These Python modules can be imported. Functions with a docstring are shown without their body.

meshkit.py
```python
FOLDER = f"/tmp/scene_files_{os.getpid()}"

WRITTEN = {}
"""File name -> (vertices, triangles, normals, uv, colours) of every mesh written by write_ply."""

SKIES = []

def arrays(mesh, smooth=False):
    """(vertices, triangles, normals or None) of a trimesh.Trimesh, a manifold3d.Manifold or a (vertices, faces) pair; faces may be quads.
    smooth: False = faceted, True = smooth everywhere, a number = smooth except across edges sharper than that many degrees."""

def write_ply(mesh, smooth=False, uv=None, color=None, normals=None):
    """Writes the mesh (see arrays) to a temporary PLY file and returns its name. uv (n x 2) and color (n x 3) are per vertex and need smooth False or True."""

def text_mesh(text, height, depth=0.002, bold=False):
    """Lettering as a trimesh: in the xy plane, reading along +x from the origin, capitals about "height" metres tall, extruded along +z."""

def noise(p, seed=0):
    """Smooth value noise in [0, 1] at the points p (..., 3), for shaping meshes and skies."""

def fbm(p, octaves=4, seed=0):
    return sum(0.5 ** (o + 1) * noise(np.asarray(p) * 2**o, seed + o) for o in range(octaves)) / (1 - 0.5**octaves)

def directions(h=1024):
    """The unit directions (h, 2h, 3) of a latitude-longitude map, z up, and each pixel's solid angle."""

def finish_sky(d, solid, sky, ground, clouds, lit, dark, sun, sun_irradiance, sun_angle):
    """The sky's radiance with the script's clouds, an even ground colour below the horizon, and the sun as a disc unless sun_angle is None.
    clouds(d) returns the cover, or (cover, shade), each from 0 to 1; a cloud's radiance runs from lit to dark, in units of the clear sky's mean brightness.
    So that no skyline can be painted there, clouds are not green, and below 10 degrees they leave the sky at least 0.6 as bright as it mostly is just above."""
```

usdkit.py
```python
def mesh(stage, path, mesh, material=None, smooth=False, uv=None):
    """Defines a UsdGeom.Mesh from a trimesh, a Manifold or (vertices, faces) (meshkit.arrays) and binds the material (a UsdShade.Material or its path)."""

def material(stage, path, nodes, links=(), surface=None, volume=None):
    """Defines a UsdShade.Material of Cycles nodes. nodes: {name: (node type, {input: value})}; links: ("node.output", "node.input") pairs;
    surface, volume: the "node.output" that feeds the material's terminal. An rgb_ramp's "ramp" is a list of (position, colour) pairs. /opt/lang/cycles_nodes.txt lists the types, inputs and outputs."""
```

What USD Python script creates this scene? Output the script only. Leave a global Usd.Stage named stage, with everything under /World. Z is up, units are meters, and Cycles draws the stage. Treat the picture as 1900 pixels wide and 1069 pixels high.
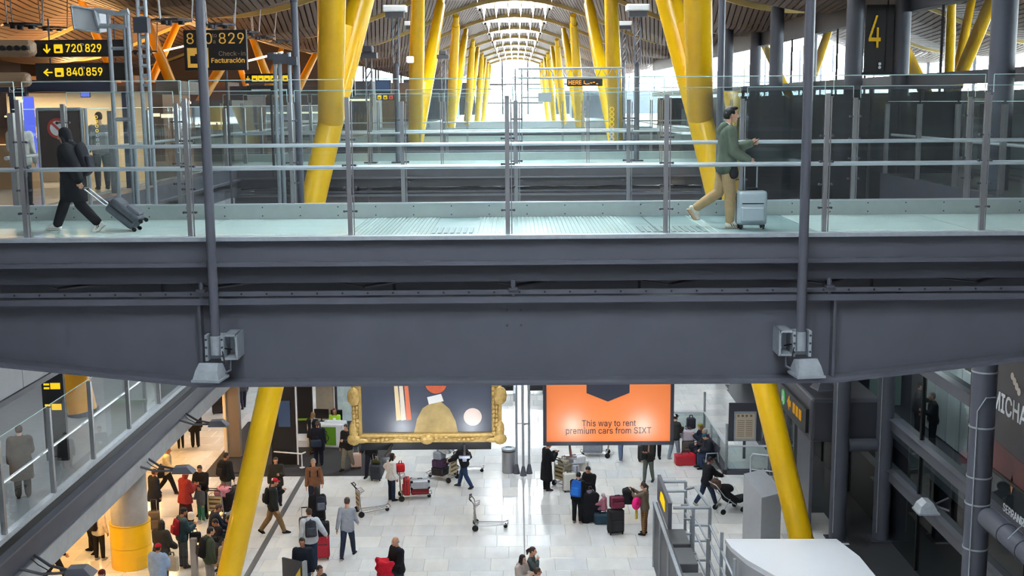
import math, random
import numpy as np, trimesh, manifold3d as m3, usdkit, meshkit
from pxr import Usd, UsdGeom, UsdLux, UsdShade, Sdf, Gf
from manifold3d import Manifold
from shapely.geometry import Polygon, Point, box as sbox
from trimesh.creation import extrude_polygon

random.seed(7); RNG = np.random.default_rng(7)
stage = Usd.Stage.CreateInMemory()
UsdGeom.SetStageUpAxis(stage, UsdGeom.Tokens.z); UsdGeom.SetStageMetersPerUnit(stage, 1.0)
UsdGeom.Xform.Define(stage, '/World')

# ------------------------------------------------------------------ camera, sky, lamps, exposure
F, EYE = 2200.0, np.array([0, 0, 13.5])
PITCH, YAW, ROLL = map(math.radians, (8.9, -0.228, 0.46))
FW = np.array([math.sin(YAW)*math.cos(PITCH), math.cos(YAW)*math.cos(PITCH), -math.sin(PITCH)])
_r0 = np.array([math.cos(YAW), -math.sin(YAW), 0]); _u0 = np.cross(_r0, FW)
RT = math.cos(ROLL)*_r0 - math.sin(ROLL)*_u0; UP = math.cos(ROLL)*_u0 + math.sin(ROLL)*_r0
cam = UsdGeom.Camera.Define(stage, '/World/camera')
cam.CreateHorizontalApertureAttr(36.0); cam.CreateVerticalApertureAttr(36.0*1069/1900)
cam.CreateFocalLengthAttr(36.0*F/1900)
cam.CreateClippingRangeAttr(Gf.Vec2f(0.1, 2000))
M4 = np.eye(4); M4[0,:3], M4[1,:3], M4[2,:3], M4[3,:3] = RT, UP, -FW, EYE
cam.AddTransformOp().Set(Gf.Matrix4d(M4.tolist()))
cam.CreateExposureAttr(EXPOSURE := 0.0)
dome = UsdLux.DomeLight.Define(stage, '/World/sky'); dome.CreateIntensityAttr(8.0); dome.CreateColorAttr(Gf.Vec3f(0.91, 0.96, 1.0))

def rect_light(name, pos, target, w, h, power, col):
    l = UsdLux.RectLight.Define(stage, '/World/'+name); l.CreateWidthAttr(w); l.CreateHeightAttr(h)
    l.CreateIntensityAttr(power); l.CreateColorAttr(Gf.Vec3f(*col))
    p, t = np.array(pos, float), np.array(target, float); z = p-t; z /= np.linalg.norm(z)
    x = np.cross([0, 1, 0.001], z); x /= np.linalg.norm(x); y = np.cross(z, x)
    m = np.eye(4); m[0,:3], m[1,:3], m[2,:3], m[3,:3] = x, y, z, p
    l.AddTransformOp().Set(Gf.Matrix4d(m.tolist())); return l
WARM = (1.0, 0.54, 0.20)
# warm uplighters of the check-in hall on the left, thrown on its timber vault
UPL = [(x, y) for x in (-17.5, -25, -33) for y in (48, 62, 76, 92)]
for k, (x, y) in enumerate(UPL):
    rect_light('hall_uplight_%d' % k, (x, y, 14.5), (x+.3, y, 20), 2.0, 2.0, 95, WARM)
for k, y in enumerate((24, 33, 42)):
    rect_light('gallery_light_%d' % k, (-15, y, 10.6), (-15.3, y, 4), 2.5, 1.2, 26, (.92, .97, 1))  # out of view under the soffit, placed to light the gallery floor
# unseen warm lamps, placed to light the arrivals floor behind the left gallery
for k, (x, y) in enumerate([(a, b) for a in (-12.4, -15.0) for b in np.arange(29.5, 47, 3.4)]):
    rect_light('arrivals_downlight_%d' % k, (x, y, 2.88), (x+.4, y, 0), .55, .55, 66, (1.0, .54, .17))

# fill floods added under the two footbridges to brighten the hall floor
def disk(name, pos, target, r, power, col):
    l = UsdLux.DiskLight.Define(stage, '/World/'+name); l.CreateRadiusAttr(r); l.CreateIntensityAttr(power); l.CreateColorAttr(Gf.Vec3f(*col))
    p, t = np.array(pos, float), np.array(target, float); z = p-t; z /= np.linalg.norm(z); x = np.cross([0, 1, .001], z); x /= np.linalg.norm(x); y = np.cross(z, x)
    m = np.eye(4); m[0,:3], m[1,:3], m[2,:3], m[3,:3] = x, y, z, p; l.AddTransformOp().Set(Gf.Matrix4d(m.tolist()))
for k, (x, y, tx, ty) in enumerate(ADDED_FLOODS := [(-5.5, 18.2, -4, 32), (-1.9, 18.2, -1.5, 32), (1.9, 18.2, 1.5, 32), (5.5, 18.2, 4, 32), (-5, 37.6, -5, 38), (0, 37.6, 0, 38), (5, 37.6, 4, 38)]):
    disk('hall_flood_%d' % k, (x, y, 9.28), (tx, ty, 0), .2, (330 if y < 20 else 300)*(.5 if x < -4 else 1), (.95, .98, 1.0))

# ------------------------------------------------------------------ pixel helpers (measurement only: a ray met with a real plane)
def ray(px, py): return FW + RT*(px-950)/F + UP*(534.5-py)/F
def atZ(px, py, z=0.0): d = ray(px, py); return EYE + d*(z-13.5)/d[2]
def atY(px, py, y): d = ray(px, py); return EYE + d*y/d[1]
def atX(px, py, x): d = ray(px, py); return EYE + d*x/d[0]

# ------------------------------------------------------------------ materials
MATS = {}
def lin(c):
    c = np.asarray(c, float)/255.0
    return tuple(np.where(c <= .04045, c/12.92, ((c+.055)/1.055)**2.4))
def mat(name, rgb, rough=.5, metal=0.0, var=0.0, scale=6.0, coat=0.0, bump=0.0, emis=0.0, spec=.5, rnd=0.0, stretch=None):
    """procedural: srgb colour, noise variation `var`, per-object variation `rnd`, relief `bump`"""
    if name in MATS: return MATS[name]
    c = lin(rgb); n = {'p': ('principled_bsdf', dict(base_color=c, roughness=rough, metallic=metal, coat_weight=coat, specular_ior_level=spec))}; L = []
    if emis: n['p'][1].update(emission_color=c, emission_strength=emis)
    if var or bump or rnd:
        n['t'] = ('texture_coordinate', {}); n['m'] = ('mapping', dict(scale=stretch or (1, 1, 1)))
        n['n'] = ('noise_texture', dict(scale=scale, detail=4.0, roughness=.6)); L += [('t.object', 'm.vector'), ('m.vector', 'n.vector')]
    if var:
        d = tuple(x*(1-var) for x in c); b = tuple(min(1, x*(1+var)) for x in c)
        n['r'] = ('rgb_ramp', dict(ramp=[(.25, d), (.75, b)])); L += [('n.fac', 'r.fac')]
        src = 'r.color'
    if rnd:
        n['oi'] = ('object_info', {}); n['mr'] = ('map_range', dict(from_min=0.0, from_max=1.0, to_min=1-rnd, to_max=1+rnd))
        n['h'] = ('hsv', dict(hue=.5, saturation=1.0, fac=1.0, color=c)); L += [('oi.random', 'mr.value'), ('mr.result', 'h.value')]
        if var: L += [('r.color', 'h.color')]
        src = 'h.color'
    if var or rnd: L += [(src, 'p.base_color')]
    if bump:
        n['b'] = ('bump', dict(strength=bump, distance=.02)); L += [('n.fac', 'b.height'), ('b.normal', 'p.normal')]
    MATS[name] = usdkit.material(stage, '/World/Looks/'+name, n, L, surface='p.BSDF'); return MATS[name]
def glass(name, tint, refl=.05, rough=.02):
    if name in MATS: return MATS[name]
    MATS[name] = usdkit.material(stage, '/World/Looks/'+name, {
        't': ('transparent_bsdf', dict(color=tint)), 'g': ('glossy_bsdf', dict(color=(1, 1, 1), roughness=rough)), 'l': ('layer_weight', dict(blend=.5)),
        'w': ('math', dict(math_type='power', value2=5.0)), 'f': ('map_range', dict(from_min=0.0, from_max=1.0, to_min=refl, to_max=.9)), 'x': ('mix_closure', {})},
        [('l.facing', 'w.value1'), ('w.value', 'f.value'), ('f.result', 'x.fac'), ('t.BSDF', 'x.closure1'), ('g.BSDF', 'x.closure2')], surface='x.closure')
    return MATS[name]
def emit(name, rgb, s):
    if name not in MATS:
        MATS[name] = usdkit.material(stage, '/World/Looks/'+name, {'e': ('emission', dict(color=lin(rgb), strength=s))}, [], surface='e.emission')
    return MATS[name]
def cloth(rgb, rough=.85):
    return mat('cloth_%02x%02x%02x' % tuple(int(v) for v in rgb), rgb, rough, var=.16, scale=9, spec=.25)
def checks(name, c1, c2, sc):
    if name not in MATS:
        MATS[name] = usdkit.material(stage, '/World/Looks/'+name, {'t': ('texture_coordinate', {}), 'w': ('wave_texture', dict(wave_type='bands', bands_direction='x', scale=sc)),
            'v': ('wave_texture', dict(wave_type='bands', bands_direction='z', scale=sc)), 'a': ('math', dict(math_type='add')), 'h': ('math', dict(math_type='multiply', value2=.5)),
            'r': ('rgb_ramp', dict(ramp=[(.3, lin(c1)), (.7, lin(c2))])), 'p': ('principled_bsdf', dict(roughness=.9))},
            [('t.object', 'w.vector'), ('t.object', 'v.vector'), ('w.fac', 'a.value1'), ('v.fac', 'a.value2'), ('a.value', 'h.value1'), ('h.value', 'r.fac'), ('r.color', 'p.base_color')], surface='p.BSDF')
    return MATS[name]
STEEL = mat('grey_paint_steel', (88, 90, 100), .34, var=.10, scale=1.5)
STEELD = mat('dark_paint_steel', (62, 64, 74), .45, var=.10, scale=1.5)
COLG = mat('column_grey', (78, 82, 94), .5, var=.08, scale=1.5)
GALV = mat('galvanised', (168, 176, 184), .42, metal=.35, var=.12, scale=10)
INOX = mat('brushed_steel', (172, 172, 176), .28, metal=.9, var=.06, scale=30, stretch=(1, 1, .05))
RAILM = mat('rail_aluminium', (214, 222, 230), .3, metal=.55)
BLACK = mat('black_plastic', (24, 24, 27), .45)
RUBBER = mat('rubber', (22, 22, 24), .8)
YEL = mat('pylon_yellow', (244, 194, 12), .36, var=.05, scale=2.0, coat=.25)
YEL_LIT = mat('pylon_yellow_amber_lit', (226, 156, 14), .38, var=.06, scale=2.0, coat=.1)  # the pylon yellow with amber lamplight put into its colour
WHITE = mat('white_paint', (226, 230, 236), .4)
LGREY = mat('light_grey_panel', (170, 174, 180), .5, var=.04)
CONC = mat('concrete', (150, 152, 154), .8, var=.12, scale=3, bump=.15)
NAVY = mat('navy_fascia', (28, 36, 62), .35)
GCLEAR = glass('clear_glass', (.93, .97, .965))
GPIER = glass('pier_glass', (.82, .86, .86), .02)
GSCREEN = glass('screen_glass', (.10, .125, .135), .03)  # tint darkened so that the view behind stays dim
GDARK = glass('dark_glass', (.52, .60, .60), .05)
GSKY = glass('skylight_glass', (.9, .93, .94))
GEDGE = mat('glass_edge', (176, 210, 206), .2)
SKIN = [mat('skin_%d' % i, c, .55, var=.05) for i, c in enumerate([(206, 156, 130), (176, 122, 94), (126, 82, 60)])]
HAIRM = {k: mat('hair_'+k, c, .6, var=.25, scale=40, stretch=(1, 1, .2)) for k, c in dict(black=(24, 21, 22), brown=(62, 42, 32), grey=(150, 146, 142), blond=(126, 96, 62), red=(96, 50, 36)).items()}
EYEM = mat('eye_dark', (26, 20, 20), .2)

# ------------------------------------------------------------------ scene-tree helpers
USED = {}
def numbered(parent, name):
    k = USED.get((parent, name), 0); USED[(parent, name)] = k+1
    return '%s/%s' % (parent, name if k == 0 else '%s_%03d' % (name, k))
def tag(prim, label=None, cat=None, group=None, kind=None):
    for k, v in dict(label=label, category=cat, group=group, kind=kind).items():
        if v: prim.SetCustomDataByKey(k, v)
    return prim
def thing(name, label, cat, loc=(0, 0, 0), rotz=0.0, group=None, kind=None):
    p = numbered('/World', name); x = UsdGeom.Xform.Define(stage, p)
    x.AddTranslateOp().Set(Gf.Vec3d(*map(float, loc))); x.AddRotateZOp().Set(float(rotz))
    tag(x.GetPrim(), label, cat, group, kind); return p
def part(parent, name, mesh, m, label=None, kind=None, smooth=False):
    p = numbered(parent, name); q = usdkit.mesh(stage, p, mesh, m, smooth=smooth)
    tag(q.GetPrim(), label, None, None, kind); return p
def single(name, mesh, m, label, cat, group=None, kind=None, smooth=False):
    return thing_part(numbered('/World', name), mesh, m, label, cat, group, kind, smooth)
def thing_part(p, mesh, m, label, cat, group, kind, smooth):
    q = usdkit.mesh(stage, p, mesh, m, smooth=smooth); tag(q.GetPrim(), label, cat, group, kind); return p
def struct(name, label=None): return thing(name, label, None, kind='structure')
def dup(src, loc, rotz, label, group=None, cat=None):
    was = stage.GetPrimAtPath(src).GetCustomData(); base = src.split('/')[-1]
    if base[-4:-3] == '_' and base[-3:].isdigit(): base = base[:-4]
    p = numbered('/World', base); x = UsdGeom.Xform.Define(stage, p)
    x.GetPrim().GetReferences().AddInternalReference(src)
    x.ClearXformOpOrder()
    x.AddTranslateOp().Set(Gf.Vec3d(*map(float, loc))); x.AddRotateZOp().Set(float(rotz))
    x.GetPrim().SetInstanceable(True)
    tag(x.GetPrim(), label, cat or was.get('category'), group or was.get('group')); return p

# ------------------------------------------------------------------ mesh helpers
def TM(m):
    if isinstance(m, Manifold):
        a = m.to_mesh(); return trimesh.Trimesh(a.vert_properties[:, :3], a.tri_verts, process=False)
    return m
def cat(*ms):
    l = []
    for m in ms: l += [TM(x) for x in m] if isinstance(m, (list, tuple)) else [TM(m)]
    return trimesh.util.concatenate(l)
_BV = np.array([[i, j, k] for i in (0, 1) for j in (0, 1) for k in (0, 1)], float)
_BF = np.array([[0, 1, 3], [0, 3, 2], [4, 6, 7], [4, 7, 5], [0, 4, 5], [0, 5, 1], [2, 3, 7], [2, 7, 6], [0, 2, 6], [0, 6, 4], [1, 5, 7], [1, 7, 3]])
def box(x0, y0, z0, x1, y1, z1):
    a, b = np.minimum([x0, y0, z0], [x1, y1, z1]), np.maximum([x0, y0, z0], [x1, y1, z1])
    return trimesh.Trimesh(a+_BV*(b-a), _BF, process=False)
def cbox(c, s): c, s = np.array(c, float), np.array(s, float)/2; return box(*(c-s), *(c+s))
_ICO = {k: np.array(trimesh.creation.icosphere(subdivisions=k).vertices) for k in (0, 1, 2)}
def hull(*sph, d=1):
    """convex hull of spheres (centre, radius or (rx, ry, rz))"""
    return Manifold.hull_points(np.vstack([np.asarray(c, float)+_ICO[d]*np.asarray(r, float) for c, r in sph]))
def hullp(pts): return Manifold.hull_points(np.asarray(pts, float))
def union(l): return Manifold.batch_boolean(list(l), m3.OpType.Add)
def rbox(x0, y0, z0, x1, y1, z1, r=.03, d=1):
    return hull(*[((x, y, z), r) for x in (x0+r, x1-r) for y in (y0+r, y1-r) for z in (z0+r, z1-r)], d=d)
def cyl(a, b, r, r2=None, n=14, cap=True):
    a, b = np.asarray(a, float), np.asarray(b, float); r2 = r if r2 is None else r2
    w = b-a; w = w/np.linalg.norm(w); u = np.cross(w, [0, 0, 1.0] if abs(w[2]) < .9 else [1.0, 0, 0]); u /= np.linalg.norm(u); v = np.cross(w, u)
    t = np.arange(n)*2*np.pi/n; ring = np.cos(t)[:, None]*u+np.sin(t)[:, None]*v
    V = np.vstack([a+ring*r, b+ring*r2, [a], [b]]); i = np.arange(n); j = (i+1) % n
    Fc = [np.c_[i, j, n+j], np.c_[i, n+j, n+i]]
    if cap: Fc += [np.c_[j, i, np.full(n, 2*n)], np.c_[n+i, n+j, np.full(n, 2*n+1)]]
    return trimesh.Trimesh(V, np.vstack(Fc), process=False)
def tube(pts, r, n=8):
    pts = np.asarray(pts, float); out = [cyl(pts[i], pts[i+1], r, n=n) for i in range(len(pts)-1)]
    for p in pts[1:-1]:
        out.append(trimesh.Trimesh(p+_ICO[1]*r, trimesh.creation.icosphere(subdivisions=1).faces, process=False))
    return cat(out)
def arc(c, r, a0, a1, n, plane='xz'):
    t = np.radians(np.linspace(a0, a1, n)); z = np.zeros(n)
    p = {'xz': (np.cos(t)*r, z, np.sin(t)*r), 'yz': (z, np.cos(t)*r, np.sin(t)*r), 'xy': (np.cos(t)*r, np.sin(t)*r, z)}[plane]
    return np.asarray(c, float)+np.stack(p, 1)
def lathe(prof, n=20, c=(0, 0, 0)):
    prof = np.asarray(prof, float); t = np.arange(n)*2*np.pi/n; k = len(prof)
    V = np.stack([prof[:, 0, None]*np.cos(t), prof[:, 0, None]*np.sin(t), np.repeat(prof[:, 1, None], n, 1)], -1).reshape(-1, 3)+np.asarray(c, float)
    i, j = np.meshgrid(np.arange(k-1), np.arange(n), indexing='ij'); a, b = i*n+j, i*n+(j+1) % n
    return trimesh.Trimesh(V, np.vstack([np.stack([a, b, b+n], -1).reshape(-1, 3), np.stack([a, b+n, a+n], -1).reshape(-1, 3)]), process=False)
def xf(mesh, loc=(0, 0, 0), rz=0.0, rx=0.0, ry=0.0, s=1.0):
    R = trimesh.transformations.euler_matrix(math.radians(rx), math.radians(ry), math.radians(rz))
    m = TM(mesh).copy(); m.apply_transform(R if s == 1.0 else R@np.diag([s, s, s, 1.0])); m.apply_translation(np.asarray(loc, float)); return m
def frame(mesh, o, x, y):
    """puts a mesh of the xy plane (z outwards) at o with axes x, y"""
    x, y = np.asarray(x, float), np.asarray(y, float); x = x/np.linalg.norm(x); y = y/np.linalg.norm(y)
    T = np.eye(4); T[:3, 0], T[:3, 1], T[:3, 2], T[:3, 3] = x, y, np.cross(x, y), o
    m = TM(mesh).copy(); m.apply_transform(T); return m
def text(t, h, o, x=(1, 0, 0), y=(0, 0, 1), depth=.006, bold=False, center=False, sx=1.0):
    m = meshkit.text_mesh(t, h, depth, bold)
    if center: m.apply_translation([-(m.bounds[0][0]+m.bounds[1][0])/2, 0, 0])
    m.apply_scale([sx, 1, 1]); return frame(m, o, x, y)
def flat(poly, depth, o, x=(1, 0, 0), y=(0, 0, 1)): return frame(extrude_polygon(poly, depth, engine='earcut'), o, x, y)
def prism(pts, axis, a, b):
    """extrudes a 2-D outline (list of points) along an axis from a to b"""
    m = extrude_polygon(Polygon(pts), b-a, engine='earcut'); V = np.array(m.vertices)
    W = {'x': np.c_[V[:, 2]+a, V[:, 0], V[:, 1]], 'y': np.c_[V[:, 0], V[:, 2]+a, V[:, 1]], 'z': np.c_[V[:, 0], V[:, 1], V[:, 2]+a]}[axis]
    m = trimesh.Trimesh(W, m.faces, process=False); trimesh.repair.fix_normals(m); return m
def pane(o, u, v, w, h, t=.014):
    """one sheet of glass with its rim: o corner, u and v unit axes"""
    o, u, v = (np.asarray(q, float) for q in (o, u, v)); n = np.cross(u, v); A = [o, o+u*w, o+u*w+v*h, o+v*h]
    V = A+[p+n*t/2 for p in A]+[p-n*t/2 for p in A]; Fc = [[0, 1, 2], [0, 2, 3]]
    for i in range(4):
        j = (i+1) % 4; Fc += [[4+i, 8+i, 8+j], [4+i, 8+j, 4+j]]
    return trimesh.Trimesh(np.array(V), np.array(Fc), process=False)
def smooth_man(m, L=.03, it=6):
    t = TM(m.refine_to_length(L)); trimesh.smoothing.filter_taubin(t, lamb=.5, nu=.52, iterations=it); return t
# ================================================================== THE SETTING
# ---- lower arrivals floor: marble tiles
MARB = [mat('marble_%d' % i, c, .13, var=.09, scale=2.2, spec=.55, rnd=.05, stretch=(1, .45, 1)) for i, c in enumerate([(216, 217, 216), (209, 210, 210), (221, 220, 216), (213, 216, 218)])]
fl = struct('floor')
part(fl, 'screed', box(-40, 12, -.3, 9.4, 118, -.012), mat('grout', (186, 186, 183), .6))
tiles = []
for r in range(40):
    y0 = 19.6+r*.95; x = -17.0-random.random()*.9
    while x < 9.4:
        w = random.choice((.72, .95, .95, 1.25)); tiles.append((x, y0, w)); x += w
def tile_mesh(t):
    x, y, w = t; g = .003; a, b, c, d = x+g, y+g, x+w-g, y+.95-g; e = .006; z = random.uniform(-.0006, .0006)
    V = [[a, b, -.012], [c, b, -.012], [c, d, -.012], [a, d, -.012], [a+e, b+e, z], [c-e, b+e, z], [c-e, d-e, z], [a+e, d-e, z]]
    Fc = [[4, 5, 6], [4, 6, 7]]
    for i in range(4): j = (i+1) % 4; Fc += [[i, j, 4+j], [i, 4+j, 4+i]]
    return trimesh.Trimesh(np.array(V), np.array(Fc), process=False)
def near(t): return abs(t[1]-35.5)+max(0, abs(t[0]+1)-7)*.8+max(0, 31.8-t[1])*4
tiles.sort(key=near)
for i, t in enumerate(tiles[:300]): part(fl, 'tile', tile_mesh(t), MARB[random.randrange(4)])
for k in range(4): part(fl, 'tile_field', cat([tile_mesh(t) for i, t in enumerate(tiles[300:]) if i % 4 == k]), MARB[k], kind='stuff')
part(fl, 'far_paving', box(-40, 57.6, -.012, 9.4, 118, 0), MARB[0])
part(fl, 'side_paving', box(-40, 19, -.012, -18.2, 57.6, -.001), MARB[2])
part(fl, 'metal_strip', box(-7.97, 20, -.01, -7.79, 41.9, .004), mat('strip_metal', (116, 118, 122), .4, metal=.5))
part(fl, 'drain_slot', box(.16, 20, -.01, .2, 57, .003), mat('slot', (140, 142, 144), .5))

TAUPEW = mat('hall_wall', (120, 96, 78), .7, var=.1)
# ---- upper floors either side of the void, the gallery on the left
STONE = mat('upper_stone', (150, 146, 140), .22, var=.06, scale=2)
t = struct('floor'); part(t, 'slab', box(-46, 10, 10.75, -9.0, 190, 11.64), STONE, 'polished floor of the check-in hall')
part(t, 'edge_beam', box(-9.0, 10, 10.75, -8.5, 190, 11.60), STEEL)
part(t, 'edge_flange', box(-8.52, 10, 11.2, -8.36, 190, 11.26), STEEL)
t = struct('floor'); part(t, 'slab', box(9.4, 10, 10.9, 34, 190, 11.64), mat('dark_stone', (84, 88, 92), .4)); part(t, 'edge_beam', box(9.25, 10, 10.9, 9.4, 190, 11.66), STEELD)

g = struct('trim_1', 'long gallery edge running away on the left over the arrivals hall')
part(g, 'concrete_slab', cat(box(-34, 14, 3.0, -10.98, 47, 3.45), box(-10.98, 14, 2.92, -10.86, 47, 3.42)), CONC)
part(g, 'steel_channel', box(-11.2, 14, 3.42, -10.92, 47, 4.02), STEELD)
part(g, 'channel_flange', cat(box(-11.2, 14, 3.98, -10.84, 47, 4.03), box(-11.2, 14, 3.42, -10.86, 47, 3.46)), STEEL)
part(g, 'shadow_gap', box(-11.2, 14, 4.03, -11.05, 47, 4.40), BLACK)  # black strip put into the dark gap under the floor edge
part(g, 'floor_plate', box(-34, 14, 4.2, -11.05, 47, 4.44), mat('gallery_floor', (128, 132, 136), .35, var=.06))
part(g, 'glass_shoe', box(-11.02, 14, 4.38, -10.86, 47, 4.50), GALV)
# upper-level wall and soffit above the gallery
w = struct('wall_left')
for k in range(7): part(w, 'panel', box(-11.75, 12+k*5.0+.02, 7.0, -11.55, 17+k*5.0-.02, 10.74), LGREY)
part(w, 'panel_trim', box(-11.8, 12, 6.86, -11.5, 47, 6.99), STEELD)
part(w, 'inner_wall', box(-34.2, 12, 4.4, -34, 60, 10.75), LGREY)
part(w, 'hall_side_wall', cat(box(-46.3, 8, 11.6, -46, 190, 14.0), box(-46.3, 8, 14, -46, 190, 21)), TAUPEW)
w = struct('wall_back'); part(w, 'wall', cat(box(-46, -14.4, -.3, 46, -14, 24)), mat('back_wall', (120, 122, 126), .7))  # unseen, closes the hall behind the camera against excess sky light
part(w, 'side_infill', cat(box(-46.3, -14, -.3, -46, 10, 20), box(35, -14, -.3, 35.3, 10, 20), box(-40.3, 10, -.3, -40, 118, 10.8)), LGREY)
w = struct('wall_far')
part(w, 'end_block', cat(box(-46, 188.5, 11.6, -6.3, 189.5, 16.6), box(6.3, 188.5, 11.6, 35, 189.5, 15.2)), mat('far_block', (74, 80, 90), .5))
part(w, 'lower_wall', cat(box(-40, 118, -.3, 14, 118.4, 11.6)), LGREY); part(w, 'hall_end_wall', cat(box(-46, 112, 11.64, -9.3, 112.4, 15.4), box(-46, 112, 15.4, -15.5, 112.4, 21), box(-9.9, 112, 11.64, -9.3, 112.4, 19)), TAUPEW); part(w, 'far_block', cat(box(-13, 140, 11.64, -6.8, 146, 16.2), box(6.6, 140, 11.64, 12, 146, 14.4)), mat('far_block', (74, 80, 90), .5)); part(w, 'clerestory_bar', cat(*[box(x, 112.1, 15.4, x+.12, 112.3, 18.6) for x in (-14.2, -12.8, -11.4)]), STEELD)
part(w, 'frame', cat(*[cyl((x, 190, 11.6), (x, 190, 22), .12) for x in range(-46, 47, 4)], box(-46, 189.9, 13.3, 46, 190.1, 13.5), box(-46, 189.9, 16.2, 46, 190.1, 16.4)), STEELD)
t = struct('window_1'); part(t, 'pane', pane((-46, 190.2, 11.6), (1, 0, 0), (0, 0, 1), 92, 10.5), GCLEAR)
t = struct('window_2'); part(t, 'pane', pane((35, 190, 11.6), (0, -1, 0), (0, 0, 1), 180, 7), GCLEAR)
part(t, 'mullion', cat(*[box(34.9, y, 11.6, 35.1, y+.12, 19.5) for y in np.arange(10, 190, 5.12)], box(34.85, 10, 13.0, 35.1, 190, 13.15)), STEELD)
single('ground', box(-400, -60, -.8, 400, 700, -.31), mat('apron', (150, 152, 150), .9, var=.1, scale=.2), 'pale apron ground outside the terminal', 'ground', kind='structure')
single('distant_hills', cat(*[hullp([[x-60, 520, -1], [x+60, 520, -1], [x-20, 540, h], [x+25, 545, h*.8], [x, 600, -1]]) for x, h in zip(range(-400, 401, 60), RNG.uniform(9, 15, 14))]), mat('hill', (120, 128, 132), .9), 'low grey hills on the horizon beyond the apron', 'hills')

# ---- wavy bamboo roof
def zr(x): return 18.775+1.575*np.cos(2*np.pi*np.asarray(x)/23.2)
BAY, RY0 = 15.36, 18.4-2*15.36
SLAT = mat('bamboo_slat', (112, 91, 78), .55, var=.14, scale=8, rnd=.06)
SHELL = mat('roof_shell', (38, 30, 27), .9)
RIB = mat('rib_cream', (214, 190, 122), .45)
roof = struct('ceiling')
def strip(x0, x1, y0, y1, n=24, up=0.0, skip=False):
    xs = np.linspace(x0, x1, n+1); V = np.vstack([np.c_[xs, np.full(n+1, y), zr(xs)+up] for y in (y0, y1)]); i = np.arange(n)
    return trimesh.Trimesh(V, np.vstack([np.c_[i, i+1, n+2+i], np.c_[i, n+2+i, n+1+i]]), process=False)
def sag(t): return -.7*math.sin(math.pi*t)
def slat(x0, sgn, y0, w, lo, tmin=0.0, nseg=3, splay=1.8):
    ts = np.linspace(tmin, 1, nseg+1); V, Fc = [], []
    for q, tt in enumerate(ts):
        x = x0+sgn*splay*tt; dz = sag(tt)*min(1, max(0, (abs(x)-3)/5)); y = y0+BAY*tt
        V += [[x-w/2, y, zr(x-w/2)+dz], [x+w/2, y, zr(x+w/2)+dz], [x+w/2, y, zr(x+w/2)+dz+.035], [x-w/2, y, zr(x-w/2)+dz+.035]]
        if q:
            a = (q-1)*4
            for i in range(4): j = (i+1) % 4; Fc += [[a+i, a+j, a+4+j], [a+i, a+4+j, a+4+i]]
    Fc += [[0, 1, 2], [0, 2, 3], [len(V)-4, len(V)-2, len(V)-3], [len(V)-4, len(V)-1, len(V)-2]]
    return trimesh.Trimesh(np.array(V), np.array(Fc), process=False)
SKYX = 2.6
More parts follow.
